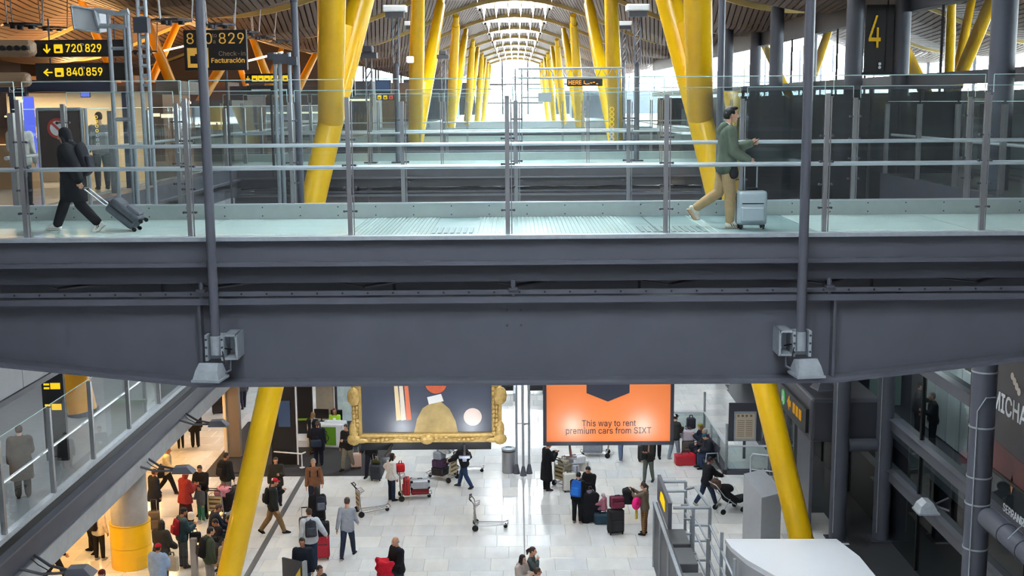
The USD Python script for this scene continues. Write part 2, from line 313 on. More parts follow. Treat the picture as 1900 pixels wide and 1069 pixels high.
for b in range(14):
    y0 = RY0+b*BAY; y1 = y0+BAY
    yo = y0+BAY*.5; XR = 46 if b < 8 else 13.5
    part(roof, 'shell', cat(strip(-46, -SKYX, y0, y1, 60, .30), strip(SKYX, XR, y0, y1, 60, .30), strip(-SKYX, SKYX, yo, y1, 12, .30)), SHELL)
    xs = np.linspace(-46, XR, 93); zz = zr(xs); V, Fc = [], []
    for q, (x, z) in enumerate(zip(xs, zz)):
        V += [[x, y0-.12, z-.24], [x, y0+.12, z-.24], [x, y0+.1, z+.3], [x, y0-.1, z+.3]]
        if q:
            a = (q-1)*4
            for i in range(4): j = (i+1) % 4; Fc += [[a+i, a+4+i, a+4+j], [a+i, a+4+j, a+j]]
    part(roof, 'rib', trimesh.Trimesh(np.array(V), np.array(Fc), process=False), RIB, smooth=40)
    rows, sing = [], []
    for s in (-1, 1):
        for k in range(60):
            x0 = .95+k*.235
            tm = max(0, (SKYX+.06-x0)/1.8)
            if x0 > 12.2 or tm >= .95: continue
            m = slat(s*x0, s, y0, .185, 0, tm)
            (sing if b in (3, 4) and k % 1 == 0 and len(sing) < 150 and x0 < 11.9 else rows).append(m)
        for k in range(98 if s < 0 or b < 8 else 4):
            rows.append(slat(s*(12.2+k*.345), s, y0, .255, 0, 0, 4, 0.0))
    for k in range(23):
        x = -2.58+k*.235; rows.append(slat(x, 1, y0, .185, 0, .5, 2, 0.0))
    for m in sing: part(roof, 'slat', m, SLAT)
    part(roof, 'slat_field', cat(rows), SLAT, kind='stuff')
    # skylight of this bay: glazing, kerbs and the white sail fins under it
    part(roof, 'skylight_pane', pane((-SKYX, y0+.2, 20.75), (1, 0, 0), (0, 1, 0), 2*SKYX, BAY*.5-.2), GSKY)
    part(roof, 'skylight_frame', cat(box(-SKYX-.1, y0, 20.0, -SKYX, yo, 20.9), box(SKYX, y0, 20.0, SKYX+.1, yo, 20.9), *[box(x-.03, y0, 20.66, x+.03, yo, 20.74) for x in (-.9, .9)], box(-SKYX, yo, 20.2, SKYX, yo+.06, 20.9),
             *[box(-SKYX, y0+q*BAY/3-.05, 20.6, SKYX, y0+q*BAY/3+.05, 20.74) for q in (.5, 1)]), WHITE)
    fins = []
    for fy in (y0+.3, yo-.1):
        for x in np.arange(-2.2, 2.3, .88):
            fins.append(hullp([[x-.2, fy, 20.6], [x+.2, fy, 20.6], [x-.2, fy+.05, 20.6], [x+.2, fy+.05, 20.6], [x, fy, zr(x)-.75], [x, fy+.05, zr(x)-.75]]))
    for m in fins if 2 <= b <= 6 else []: part(roof, 'sail_fin', m, WHITE)
    if not 2 <= b <= 6: part(roof, 'sail_fin', cat(fins), WHITE, kind='stuff')

# ---- yellow V-shaped roof pylons: a leaning stem that forks into two legs carrying neighbouring ribs
def pylon(name, label, foot, node, tops, r=.285, material=YEL, group=None, web=True):
    foot, node = np.array(foot, float), np.array(node, float); t = thing(name, label, 'pylon', foot, 0, group); n = node-foot
    part(t, 'stem', cyl((0, 0, 0), n, r*.92, r, 24), material, smooth=40)
    for top in tops:
        b = np.array(top, float)-foot; c, e = n+(b-n)*.55, n+(b-n)*.93
        part(t, 'leg', cat(cyl(n, c, r, r*1.02, 24), cyl(c, e, r*1.02, r*.80, 24), cyl(e, b, r*.6, r*.6, 16)), material, smooth=40)
    if web:
        q = [n+(np.array(tp, float)-foot-n)*.42 for tp in tops]; part(t, 'web_plate', hullp([n+[0, d, 0] for d in (-.03, .03)]+[p+[d, 0, 0] for p in q for d in (-.03, .03)]), material, 'flat web plate between the legs')
    return t
def lineY(px, py, c0, c1):
    """point of a pixel ray on the sloping plane y = c0 + c1 z"""
    d = ray(px, py); k = (c0+c1*13.5)/(d[1]-c1*d[2]); return EYE+d*k
N0 = lineY(614, 225, 30, .2); F0 = lineY(504, 715, 30, .2); D0 = (F0-N0)/(F0[2]-N0[2]); F0 = N0-D0*N0[2]
A0 = lineY(670, 0, 30, .2); A0 = N0+(A0-N0)*(19.05-N0[2])/(A0[2]-N0[2]); B0 = lineY(615, 0, 37.7, -.5); B0 = N0+(B0-N0)*(19.05-N0[2])/(B0[2]-N0[2])
for s, side in ((-1, 'left'), (1, 'right')):
    fx_ = lambda p: (abs(p[0])*s, p[1], p[2])
    pylon('roof_pylon', 'nearest yellow V-shaped roof pylon just behind the footbridge, %s side' % side, fx_(F0), fx_(N0), [fx_(A0), fx_(B0)], .345)
    for k, lab in enumerate(('second', 'third', 'fourth', 'fifth', 'sixth')):
        y = 26.4+30.72*(k+1)
        pylon('roof_pylon', '%s yellow V-shaped pylon back along the %s row under the skylight' % (lab, side), (s*6.9, y, 0), (s*4.83, y, 11.2), [(s*3.84, y+7.4, 19.15), (s*3.84, y-8.0, 19.15)], .33)
def hall(name, label, x, y, dx, dy, m, r=.24):
    t1, t2 = x+dx, x-dx*.4; pylon(name, label, (x, y, 11.64), (x+dx*.12, y, 12.6), [(t1, y+dy, float(zr(t1))-.05), (t2, y-dy, float(zr(t2))-.05)], r, m, web=False)
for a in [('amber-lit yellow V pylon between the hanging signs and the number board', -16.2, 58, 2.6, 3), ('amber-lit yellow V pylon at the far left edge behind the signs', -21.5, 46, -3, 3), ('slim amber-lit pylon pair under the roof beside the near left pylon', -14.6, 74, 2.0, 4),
          ('amber-lit V pylon deep in the check-in hall', -24, 74, 3, 4), ('farthest amber-lit V pylon of the check-in hall', -22, 100, 2.5, 4)]: hall('hall_pylon', *a, YEL_LIT)
for a in [('yellow V pylon seen through the glass right of the numeral panel', 16.5, 46, -1.6, 4), ('yellow V pylon farther back beyond the glass on the right', 22, 62, 3, 4), ('small yellow V pylon through the glass between the grey columns', 16.8, 70, -2, 4),
          ('yellow pylon behind glass at the right edge', 16.5, 36, 2.4, 3), ('yellow pylon standing far right outside the nearer glazing', 26, 50, 3, 4)]: hall('pier_pylon', *a, YEL)

# ---- footbridges
def web_poly(z_top, z_mid, z_end, L=8.6, k=4.5): return [(-L, z_top), (L, z_top), (L, z_end), (k, z_mid), (-k, z_mid), (-L, z_end)]
DECKM = mat('deck_glass', (186, 206, 202), .18, var=.03, scale=3, spec=.5)
DECKD = mat('deck_groove', (112, 136, 136), .4)
def footbridge(Y, label, detail):
    t = thing('footbridge', label, 'footbridge', (0, Y, 0))
    B, y1 = (lambda *a: box(*a)), 3.05
    L = 8.9
    part(t, 'deck_edge', box(-L, -.12, 11.60, L, .06, 11.655), GALV)
    if detail:
        edges = [-8.9, -6.95, -4.7, -2.45, -.2, 2.05, 4.3, 6.55, 8.9]
        for a, b in zip(edges, edges[1:]):
            for c, d in ((.07, 1.5), (1.505, 2.72)): part(t, 'deck_panel', box(a+.006, c, 11.60, b-.006, d, 11.64), DECKD if -2.5 < a < 2.2 else DECKM)
        part(t, 'grip_ribs', cat([box(x, .09, 11.64, x+.036, 2.7, 11.65) for x in np.arange(-2.45, 2.9, .062) if not (-1.25 < x < -.62 or 1.76 < x < 2.74)]), DECKM, 'raised anti-slip ribs of the middle deck', kind='stuff')
        for x0, x1 in ((-1.22, -.64), (1.8, 2.7)): part(t, 'floor_grate', cat([box(x, .3, 11.642, x+.05, 1.05, 11.65) for x in np.arange(x0, x1, .09)]), mat('grate', (118, 134, 134), .5), 'slotted floor grate')
    else: part(t, 'deck', box(-L, .06, 11.55, L, 2.72, 11.64), DECKM)
    part(t, 'kick_plate', box(-L, 2.72, 11.64, L, 2.76, 11.87), mat('kick_plate', (176, 184, 184), .35, metal=.3, var=.05))
    if detail: part(t, 'kick_plate_screws', cat([cyl((x, 2.715, z), (x, 2.725, z), .012, n=6) for x in np.arange(-8.5, 8.6, .62) for z in (11.69, 11.83)]), STEELD, kind='stuff')
    part(t, 'kick_plate_cap', box(-L, 2.70, 11.87, L, 2.80, 11.89), RAILM)
    for n, y, s in (('front', 0.0, 1), ('rear', 2.85, -1)):
        part(t, 'upper_beam_web', box(-L, y, 11.27, L, y+.05*s, 11.60), STEEL)
        part(t, 'upper_flange', prism([(y-.14*s, 11.235), (y-.14*s, 11.245), (y-.08*s, 11.29), (y+.1*s, 11.29), (y+.1*s, 11.235)], 'x', -L, L), STEEL)
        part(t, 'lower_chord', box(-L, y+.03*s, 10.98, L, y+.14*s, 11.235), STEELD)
        part(t, 'drilled_channel', cat(box(-L, y-.02*s, 10.80, L, y+.02*s, 10.865)), STEEL)
        if s == 1 and detail: part(t, 'channel_holes', cat([cyl((x, y-.026, 10.833), (x, y-.02, 10.833), .016, n=8) for x in np.arange(-8.6, 8.7, .36)]), BLACK, 'row of drilled holes', kind='stuff')
        part(t, 'main_flange', prism([(y-.18*s, 10.70), (y-.18*s, 10.71), (y-.08*s, 10.775), (y+.16*s, 10.775), (y+.16*s, 10.70)], 'x', -L, L), STEEL)
        part(t, 'main_web', prism(web_poly(10.71, 9.60, 10.05), 'y', min(y, y+.06*s), max(y, y+.06*s)), STEEL)
        fl = [cat(hullp([[xa, y-.24*s, za], [xb, y-.24*s, zb], [xa, y-.30*s, za-.03], [xb, y-.30*s, zb-.03], [xa, y+.17*s, za], [xb, y+.17*s, zb], [xa, y-.30*s, za-.06], [xb, y-.30*s, zb-.06], [xa, y+.17*s, za-.06], [xb, y+.17*s, zb-.06]])) for xa, za, xb, zb in ((-L, 10.08, -4.5, 9.60), (-4.5, 9.60, 4.5, 9.60), (4.5, 9.60, L, 10.08))]
        for f in fl: part(t, 'bottom_flange', f, STEEL)
        if s == 1:
            for x in (-4.5, 4.5): part(t, 'stiffener', box(x-.02, y-.15, 9.6, x+.02, y, 10.71), STEEL)
            for x in (-4.5, -.05, 4.45): part(t, 'post_stub', cat(cyl((x, y+.02, 10.77), (x, y+.02, 11.0), .035, n=10), box(x-.06, y-.06, 10.86, x+.06, y+.02, 10.90)), STEEL)
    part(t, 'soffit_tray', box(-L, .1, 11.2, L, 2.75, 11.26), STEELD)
    for x, y in ((-5.5, 1.5), (-1.9, 1.5), (1.9, 1.5), (5.5, 1.5)) if detail else ((-5, 1.4), (0, 1.4), (5, 1.4)): part(t, 'soffit_lamp', cat(hullp([(x+a, y+b, z) for a, b, z in ((-.28, -.22, 9.32), (.28, -.22, 9.32), (-.28, .22, 9.32), (.28, .22, 9.32), (-.16, -.12, 9.5), (.16, -.12, 9.5), (-.16, .12, 9.5), (.16, .12, 9.5))]), cyl((x, y, 9.5), (x, y, 11.2), .03, n=8)), STEELD)  # hoods for the added fill floods
    part(t, 'cross_bracing', cat([tube([(x, .15, 10.9), (x+2.2, 2.7, 10.9)], .03, 6) for x in np.arange(-8.8, 6.7, 2.2)]+[tube([(x+2.2, .15, 10.9), (x, 2.7, 10.9)], .012, 6) for x in np.arange(-8.8, 6.7, 2.2)]), STEELD)
    if detail:
        for x in (-.14, .06): part(t, 'bolt', cat([cyl((x, -.02, z), (x, 0, z), .018, n=8) for z in (10.57, 10.35)]), STEELD)
    return t
FB1 = footbridge(16.68, 'grey steel footbridge crossing the whole picture with pale ribbed deck', True)
fb2 = footbridge(36.2, 'second grey footbridge seen through the glass behind the near one', False)
dup(fb2, (0, 55.6, 0), 0, 'third footbridge, far back along the hall')
dup(fb2, (0, 75.0, 0), 0, 'fourth footbridge, farthest back towards the bright end')

def balustrade(Y, z, xs, top, post_h, label, s, cat_='glass balustrade', rails=True, glassz=.03, detail=True):
    """posts at xs, glass between them, handrail on the inner side s (+1 = towards +y)"""
    t = thing('glass_balustrade', label, cat_, (0, Y, z))
    for x in xs:
        part(t, 'post', cat(box(x-.045, -.012, 0, x-.012, .012, post_h), box(x+.012, -.012, 0, x+.045, .012, post_h)) if not detail else cat(box(x-.05, -.03, 0, x+.012, .03, post_h), box(x+.03, -.012, 0, x+.045, .012, post_h*.98)), INOX)
        if detail:
            for h in (.35, .68, 1.0, 1.36): part(t, 'clamp', union([Manifold.cube((.20, .02, .022)).translate((x-.11, -.01, h-.011))]+[Manifold.cylinder(.06, .017, .017, 8).rotate((90, 0, 0)).translate((x+q*.085-.012, .03, h)) for q in (-1, 1)]), STEELD)
    for a, b in zip(xs, xs[1:]):
        part(t, 'glass_pane', pane((a+.06, 0, glassz), (1, 0, 0), (0, 0, 1), b-a-.12, top-glassz), GCLEAR)
        part(t, 'pane_edge', cat(box(a+.06, -.008, top, b-.06, .008, top+.012), box(a+.055, -.007, post_h, a+.063, .007, top), box(b-.063, -.007, post_h, b-.055, .007, top)), GEDGE, 'polished top edge of the pane')
    if rails:
        part(t, 'handrail', cyl((xs[0]-.05, .11*s, .965), (xs[-1]+.05, .11*s, .965), .032, n=14), RAILM, smooth=40)
        part(t, 'rail_bracket', cat([tube([(x, .0, .86), (x, .11*s, .87), (x, .11*s, .94)], .011, 6) for x in xs]), INOX)
    return t
fx = [-9.2, -6.96, -4.62, -2.34, -.10, 2.14, 4.39, 6.62, 8.86]
balustrade(16.80, 11.64, fx, 2.19, 1.95, 'near glass balustrade with steel posts along the front of the footbridge', 1)
bx = [(px-950.3)/2200*19.72 for px in (130, 336, 543, 746, 953, 1158, 1364, 1569, 1776, 1982)]
balustrade(19.50, 11.87, bx, 1.84, 1.66, 'rear glass balustrade of the footbridge behind the two travellers', -1)
far = balustrade(36.3, 11.64, list(np.arange(-8.9, 9, 2.22)), 2.15, 1.9, 'near side glass balustrade of the second footbridge', 1, detail=False)
balustrade(39.0, 11.64, list(np.arange(-8.9, 9, 2.22)), 2.15, 1.9, 'rear glass balustrade of the second footbridge', -1, detail=False)
balustrade(55.7, 11.64, list(np.arange(-8.9, 9, 2.22)), 2.15, 1.9, 'glass balustrade of the third footbridge, far back', 1, detail=False)

def rail_along(name, x, z, ys, h, label, inner, hrail=True):
    t = thing(name, label, 'glass balustrade', (x, 0, z))
    for y in ys: part(t, 'post', cat(box(-.05, y-.05, 0, .05, y+.05, h), *[cyl((0, y-.06, q), (0, y+.06, q), .02, n=8) for q in (.3, .75, 1.2, 1.65)]), INOX)
    for a, b in zip(ys, ys[1:]):
        part(t, 'glass_pane', pane((0, a+.07, .05), (0, 1, 0), (0, 0, 1), b-a-.14, h), GCLEAR)
        part(t, 'pane_edge', box(-.008, a+.07, h+.05, .008, b-.07, h+.065), GEDGE, 'polished top edge of the pane')
    if hrail: part(t, 'handrail', cyl((inner, ys[0], .98), (inner, ys[-1], .98), .035, n=10), RAILM)
    return t
rail_along('gallery_balustrade', -10.94, 4.50, [18.6, 21.35, 24.1, 26.83, 29.5, 32.36, 35.2, 38, 40.8, 43.6, 46.4], 2.05, 'glass balustrade with dark steel posts along the left gallery edge', -.16)
rail_along('hall_edge_balustrade', -8.6, 11.64, list(np.arange(20.4, 60, 2.5)), 1.75, 'glass balustrade receding along the left edge of the upper hall', -.14)
rail_along('pier_edge_balustrade', 9.3, 11.64, list(np.arange(20.4, 30, 2.4)), 1.75, 'glass balustrade receding along the right upper edge', .14)
# ================================================================== RIGHT SIDE: columns, glass facade, stair, poster
w = struct('wall_right')
for z in (2.1, 3.7, 6.0, 8.2): part(w, 'transom', cat(box(11.35, 14, z-.16, 11.65, 60, z+.16), box(11.28, 14, z+.16, 11.7, 60, z+.20)), STEEL)
part(w, 'slab_edge', box(11.3, 14, 10.7, 11.9, 120, 11.7), STEELD)
for z0, z1 in ((13.88, 14.2), (16.0, 16.8)): part(w, 'header_beam', box(11.4, 14, z0, 11.75, 100, z1), STEELD)
for y in np.arange(15.1, 60, 3.53):
    part(w, 'mullion', box(11.46, y-.035, 0, 11.58, y+.035, 10.7), BLACK)
    part(w, 'mullion', box(11.52, y-.025, 11.7, 11.58, y+.025, 16.0), BLACK)
    part(w, 'glass_pane', pane((11.5, y+.04, 0), (0, 1, 0), (0, 0, 1), 3.45, 10.7), GDARK)
    part(w, 'glass_pane', pane((11.55, y+.03, 11.7), (0, 1, 0), (0, 0, 1), 3.47, 4.3), GPIER)
part(w, 'pier_partition', cat(box(14.5, 14, 11.64, 14.7, 100, 13.75), box(11.9, 100, 11.64, 14.7, 100.2, 13.75)), mat('pier_dark', (48, 54, 62), .5)); part(w, 'pier_screen', cat(*[box(13.2+.3*(k%2), y, 11.64, 13.35+.3*(k%2), y+1.2+.6*(k%3), 12.6+.25*(k%4)) for k, y in enumerate(np.arange(22, 96, 4.3))]), mat('pier_mid', (92, 100, 108), .5))  # dark sheet placed behind the glass to make the pier interior look dark
part(w, 'core_wall', cat(box(20, 12, -.3, 20.3, 60, 10.8), box(11.9, 60, -.3, 20, 60.3, 10.8)), STEELD)
for z in (2.9, 7.9): part(w, 'inner_floor', box(11.9, 12, z-.25, 20, 60, z), STEELD)
part(w, 'lower_floor', box(9.4, 12, -.3, 20, 60, -.014), mat('dark_paving', (52, 54, 58), .5, var=.06))
for k, y in enumerate((33.6, 34.7, 35.8, 36.9)): part(w, 'interior_panel', box(13.3, y, 2.95, 13.4, y+1.0, 5.5), WHITE)
part(w, 'lift_panel', box(12.3, 40.4, 2.92, 13.4, 40.5, 5.6), mat('frosted', (150, 172, 168), .3))
rect_light('lobby_lamp', (12.5, 35.8, 7.4), (12.9, 35.8, 4), 1.0, 4.0, 7.0, (.9, 1, .98))  # out of view, placed to light the lobby panels behind the glass
t = thing('glass_vestibule', 'dark glazed vestibule closing the right end of the second footbridge', 'glass wall', (0, 30.2, 0))
for a, b in ((5.75, 7.3), (7.36, 8.9), (8.96, 10.2), (10.26, 11.2)): part(t, 'glass_pane', pane((a, 0, 10.95), (1, 0, 0), (0, 0, 1), b-a, 2.8), GSCREEN)
part(t, 'mullion', cat(*[box(x, -.05, 10.9, x+.06, .05, 13.75) for x in (5.69, 7.3, 8.9, 10.2)]), BLACK); part(t, 'sill', box(5.69, -.15, 10.75, 11.2, .15, 10.95), STEELD); part(t, 'head_beam', box(5.69, -.1, 13.75, 11.2, .1, 13.85), STEELD)
part(t, 'side_pane', pane((5.72, .1, 10.95), (0, 1, 0), (0, 0, 1), 3.6, 2.8), GSCREEN); part(t, 'side_beam', box(5.6, .1, 10.75, 5.85, 5.6, 10.95), STEELD)
COLS = []
for k, (x, Z, lab) in enumerate([(9.9, 24.6, 'nearest thick grey column at the right, with clamp rings and the poster behind it'), (9.9, 35.3, 'grey column left of the yellow numeral panel'), (11.25, 35.3, 'grey column right of the yellow numeral panel'),
        (9.9, 45.8, 'grey column in front of the sloping roof edge, right of the right pylon'), (11.3, 46.3, 'grey column partly behind the right hanging lamp pole'), (9.9, 56.3, 'smaller grey column far back beside the right pylon'), (11.2, 56.3, 'smallest grey column far back, before the bright glazing')]):
    Y = (Z-.05)/1.0; t = thing('steel_column', lab, 'column', (x, Y, -.014))
    part(t, 'shaft', cyl((0, 0, 0), (0, 0, 17.0), .255, n=28), COLG, smooth=40)
    part(t, 'base_plate', box(-.34, -.34, 0, .34, .34, .04), STEELD)
    if k == 0:
        for z in (3.9, 4.9, 5.5, 6.6, 7.8): part(t, 'clamp_ring', cyl((0, 0, z), (0, 0, z+.035), .272, n=28), GALV, smooth=40)
    if k < 4: part(t, 'cable', tube([(-.2, -.22, .3), (-.2, -.22, 7.0), (-.05, -.27, 7.3), (.16, -.24, 7.3)], .014, 6), GALV)
for z, lab in ((3.02, 'grey round strut joining the two columns by the numeral panel, low down'), (9.0, 'grey round strut joining the two columns just under the bridge')):
    single('column_strut', cyl((10.15, 35.25, z), (11.0, 35.25, z), .2, n=18), COLG, lab, 'strut', smooth=40)
t = thing('numeral_panel', 'dark panel with a tall yellow numeral 4 between two grey columns', 'sign', (0, 35.1, 0))
part(t, 'panel', box(10.17, 0, 14.3, 10.98, .12, 16.2), mat('panel_brown', (40, 38, 40), .4)); part(t, 'panel_frame', cat(box(10.15, -.02, 14.2, 11.0, .14, 14.3), box(10.76, -.02, 14.3, 10.80, .0, 17)), BLACK)
m = meshkit.text_mesh('4', .92, .012); m.apply_scale([.52, 1, 1]); part(t, 'numeral', frame(m, (10.21, -.012, 14.98), (1, 0, 0), (0, 0, 1)), YEL, 'yellow numeral')
for q in range(4): part(t, 'pictogram', flat(Point(0, 0).buffer(.045), .01, (10.6, -.01, 14.42+q*.0+.1*(q % 2)), ), WHITE) if q < 2 else None
# horizontal truss pipe and poster
t = thing('wall_pipe', 'thick horizontal grey pipe with thin clamp rings under the dark poster', 'pipe', (9.95, 0, 4.72))
part(t, 'pipe', cyl((0, 14, 0), (0, 24.1, 0), .22, n=20), COLG, smooth=40)
for y in np.arange(15, 24, .9): part(t, 'ring', cyl((0, y, 0), (0, y+.03, 0), .235, n=20), STEELD, smooth=40)
part(t, 'strap', cat([tube([(-.2, y, .1), (.0, y, .32), (.62, y+.15, .75)], .012, 5) for y in np.arange(15.4, 24, 1.8)]), GALV)
POST = mat('poster_print', (46, 43, 52), .35, var=.12, scale=.6)
t = thing('poster_billboard', 'dark perfume poster with large white lettering on the right wall', 'poster', (10.62, 0, 0))
part(t, 'board', box(0, 15, 5.35, .1, 27.0, 10.5), POST)
part(t, 'red_glow_print', flat(Polygon([(0, 0), (12, 0), (12, .55), (6, .35), (0, .75)]), .004, (-.004, 27, 5.35), (0, -1, 0), (0, 0, 1)), mat('poster_maroon', (88, 44, 46), .4, var=.2, scale=2))
part(t, 'frame', cat(box(-.03, 27.0, 5.3, .12, 27.06, 10.5), box(-.03, 15, 5.27, .12, 27.06, 5.35)), BLACK)
def wallx(px, py): return atX(px, py, 10.6)
p0, p1 = wallx(1839, 753), wallx(1898, 783); h0 = abs(wallx(1839, 719)[2]-p0[2])
m = meshkit.text_mesh('MICHA', 1, .004, True); wd = m.bounds[1][0]-m.bounds[0][0]; m.apply_scale([(p0[1]-p1[1]+.1)/wd, h0, 1])
part(t, 'lettering', frame(m, (-.004, p0[1], p0[2]), (0, -1, 0), (0, 0, 1)), WHITE, 'white lettering')
p0 = wallx(1859, 946); m = meshkit.text_mesh('SERRANO', .17, .004, True); part(t, 'small_lettering', frame(m, (-.004, p0[1], p0[2]), (0, -1, 0), (0, 0, 1)), WHITE, 'small white lettering')
p0 = wallx(1891, 972); part(t, 'small_lettering', frame(meshkit.text_mesh('M', .17, .004, True), (-.004, p0[1], p0[2]), (0, -1, 0), (0, 0, 1)), WHITE)
p0 = wallx(1877, 705); part(t, 'bird_print', cat([flat(Point(0, 0).buffer(.085), .004, (-.004, p0[1]-q*.12, p0[2]+.08-q*.085), (0, -1, 0), (0, 0, 1)) for q in range(4)]), mat('cream_print', (226, 216, 204), .5))
p0 = wallx(1876, 899); part(t, 'gold_print', flat(Polygon([(0, -.22), (.08, 0), (0, .25), (-.08, 0)]), .004, (-.004, p0[1], p0[2]), (0, -1, 0), (0, 0, 1)), mat('gold_print', (196, 140, 60), .4))

def flood(t, o, d, s=1.0, m=None):
    """flood lamp: trapezoid hood with a rim and lens; d = horizontal direction it looks at"""
    o = np.array(o, float); d = np.array(d, float); d /= np.linalg.norm(d); u = np.array([-d[1], d[0], 0]); z = np.array([0, 0, 1.0])
    P = lambda a, b, c: o+s*(a*u+b*d+c*z)
    part(t, 'lamp_hood', hullp([P(-.16, -.02, .17), P(.16, -.02, .17), P(-.14, .10, .19), P(.14, .10, .19), P(-.19, -.12, -.02), P(.19, -.12, -.02), P(-.19, .24, -.02), P(.19, .24, -.02), P(-.16, .2, .10), P(.16, .2, .10)]), m or GALV)
    part(t, 'lamp_rim', cat(hullp([P(a, b, c) for a in (-.205, .205) for b in (-.14, .26) for c in (-.055, -.02)])), m or GALV)
    part(t, 'lamp_lens', cat(hullp([P(a, b, c) for a in (-.18, .18) for b in (-.11, .23) for c in (-.062, -.055)])), WHITE)
for s, lab in ((-1, 'grey hanging pole with flood lamp clamped to the footbridge, left of centre'), (1, 'grey hanging pole with flood lamp clamped to the footbridge, right of centre')):
    x = -4.205 if s < 0 else 3.95
    t = thing('lamp_pole', lab, 'lamp pole', (x, 16.22, 0))
    part(t, 'pole', cyl((0, 0, 10.05), (0, 0, 20.2), .066, n=18), STEEL, smooth=40)
    part(t, 'sleeve', cyl((0, 0, 10.05), (0, 0, 10.32), .078, n=18), GALV, smooth=40)
    part(t, 'clamp_plate', cat(box(-.13, .05, 9.98, .13, .09, 10.34), box(-.13, -.1, 9.98, -.09, .06, 10.34), box(.09, -.1, 9.98, .13, .06, 10.34)), GALV)
    q = -s
    part(t, 'bracket_box', cat(box(q*.13, -.05, 9.98, q*.30, .36, 10.01), box(q*.13, -.05, 10.31, q*.30, .36, 10.34), box(q*.28, -.05, 9.98, q*.31, .36, 10.34), box(q*.13, .3, 9.98, q*.30, .34, 10.34)), GALV)
    part(t, 'bracket_bolt', cat([cyl((xx, -.115, z), (xx, -.09, z), .016, n=8) for xx in (-.11, .11) for z in (10.05, 10.17, 10.28)]), STEELD)
    flood(t, (0.0-.03*q, -.18, 9.80), (.12*-q, -1, 0), .98)
    part(t, 'yoke', tube([(q*.2, .0, 9.98), (q*.22, -.12, 9.85), (q*.12, -.16, 9.8)], .018, 6), STEELD)
    part(t, 'conduit', tube([(q*.2, .1, 10.1), (q*.1, -.08, 10.16), (q*.15, -.14, 9.95)], .01, 6), BLACK)
for s, px, lab in ((-1, 565, 'thinner grey hanging pole crossing in front of the near left pylon'), (1, 1318, 'thinner grey hanging pole beside the near right pylon')):
    x = (px-953)/2200*21.2
    t = thing('hanging_pole', lab, 'pole', (x, 20.6, 0)); part(t, 'pole', cyl((0, 0, 10.2), (0, 0, 19.8), .06, n=14), STEEL, smooth=40); part(t, 'sleeve', cyl((0, 0, 15.2), (0, 0, 15.6), .068, n=14), STEELD, smooth=40); part(t, 'bracket', box(-.08, -.98, 10.72, .08, .08, 10.80), GALV)
# mast luminaires farther back
for px, py, Y, lab in ((733, 20, 37.6, 'tall lattice lamp mast with a white box head, left of the skylight, nearer'), (765, 46, 57, 'lamp mast with a white box head beside the second left pylon'), (1183, 18, 37.6, 'tall lattice lamp mast with a white box head, right of the skylight, nearer'),
                     (1158, 46, 57, 'lamp mast with a white box head beside the second right pylon'), (822, 100, 57, 'short dark lamp mast beyond the third left pylon'), (683, 95, 37.6, 'dark mast with cameras left of the lattice lamp mast')):
    p = atY(px, py, Y); t = thing('lamp_mast', lab, 'lamp mast', (p[0], Y, 0)); z = p[2]; part(t, 'foot_plate', box(-.2, -.2, 11.64, .2, .2, 11.68), STEELD); small = px in (822, 683)
    part(t, 'pole', cyl((0, 0, 11.64), (0, 0, z-1.6), .085 if not small else .06, n=12), STEEL, smooth=40)
    part(t, 'lattice', cat([tube([(a, b, z-1.7), (a, b, z)], .018, 5) for a in (-.09, .09) for b in (-.09, .09)]+[tube([(-.09, q, z-1.7+k*.28), (.09, q, z-1.42+k*.28)], .012, 5) for k in range(5) for q in (-.09, .09)]), STEEL)
    part(t, 'lamp_head', rbox(-.36 if not small else -.16, -.25, z-.05, .36 if not small else .16, .25, z+.16, .04), WHITE if not small else STEELD); part(t, 'lamp_front', box(-.28, -.22, z-.22, .28, .2, z-.05), STEELD)
# stair with white handrail and glass, right
t = thing('stair_guard', 'glass stair guard with a white handrail stepping round the stairwell at the right', 'stair guard')
pts = [atZ(1229, 765, 1.05), atZ(1307, 765, 1.05), atZ(1348, 828, 1.05), atZ(1425, 828, 1.05)]
part(t, 'handrail', tube(pts, .04, 10), RAILM)
for a, b in zip(pts, pts[1:]):
    d = b-a; L = np.linalg.norm(d); d /= L
    part(t, 'glass_pane', pane((*a[:2], .1), d, (0, 0, 1), L, .9), GDARK); part(t, 'kerb', hullp([(*(a[:2]+q), z) for a in (a, b) for q in ([-.12, 0], [.12, 0], [0, .12], [0, -.12]) for z in (-.01, .16)]), STEELD)
    for k in np.linspace(0, 1, max(2, int(L/1.3)+1)): p = a+d*L*k; part(t, 'post', cyl((*p[:2], .02), (*p[:2], 1.9 if k < .2 else 1.02), .05, n=10), GALV)
t = thing('info_board', 'framed cream timetable board on a dark stand beside the stairwell', 'notice board', (*atZ(1381, 852)[:2], 0))
part(t, 'stand', cat(box(-.05, .05, 0, .05, .12, 1.2), box(-.62, .02, .7, .62, .06, 2.2)), STEELD); part(t, 'frame', cat(box(-.42, -.02, .72, .42, .02, .8), box(-.42, -.02, 1.78, .42, .02, 1.86), box(-.42, -.02, .8, -.36, .02, 1.78), box(.36, -.02, .8, .42, .02, 1.78)), GALV)
part(t, 'sheet', box(-.36, -.01, .8, .36, .01, 1.78), mat('cream_paper', (206, 190, 166), .7)); part(t, 'printed_lines', cat([box(-.3+.33*c, -.016, .9+k*.075, -.03+.31*c, -.01, .92+k*.075) for k in range(9) for c in (0, 1)]+[flat(Point(0, 0).buffer(.045), .006, (x, -.016, 1.70)) for x in (-.26, -.1, .05, .22)]), mat('print_grey', (122, 104, 92), .7), 'illegible printed lines and round symbols')
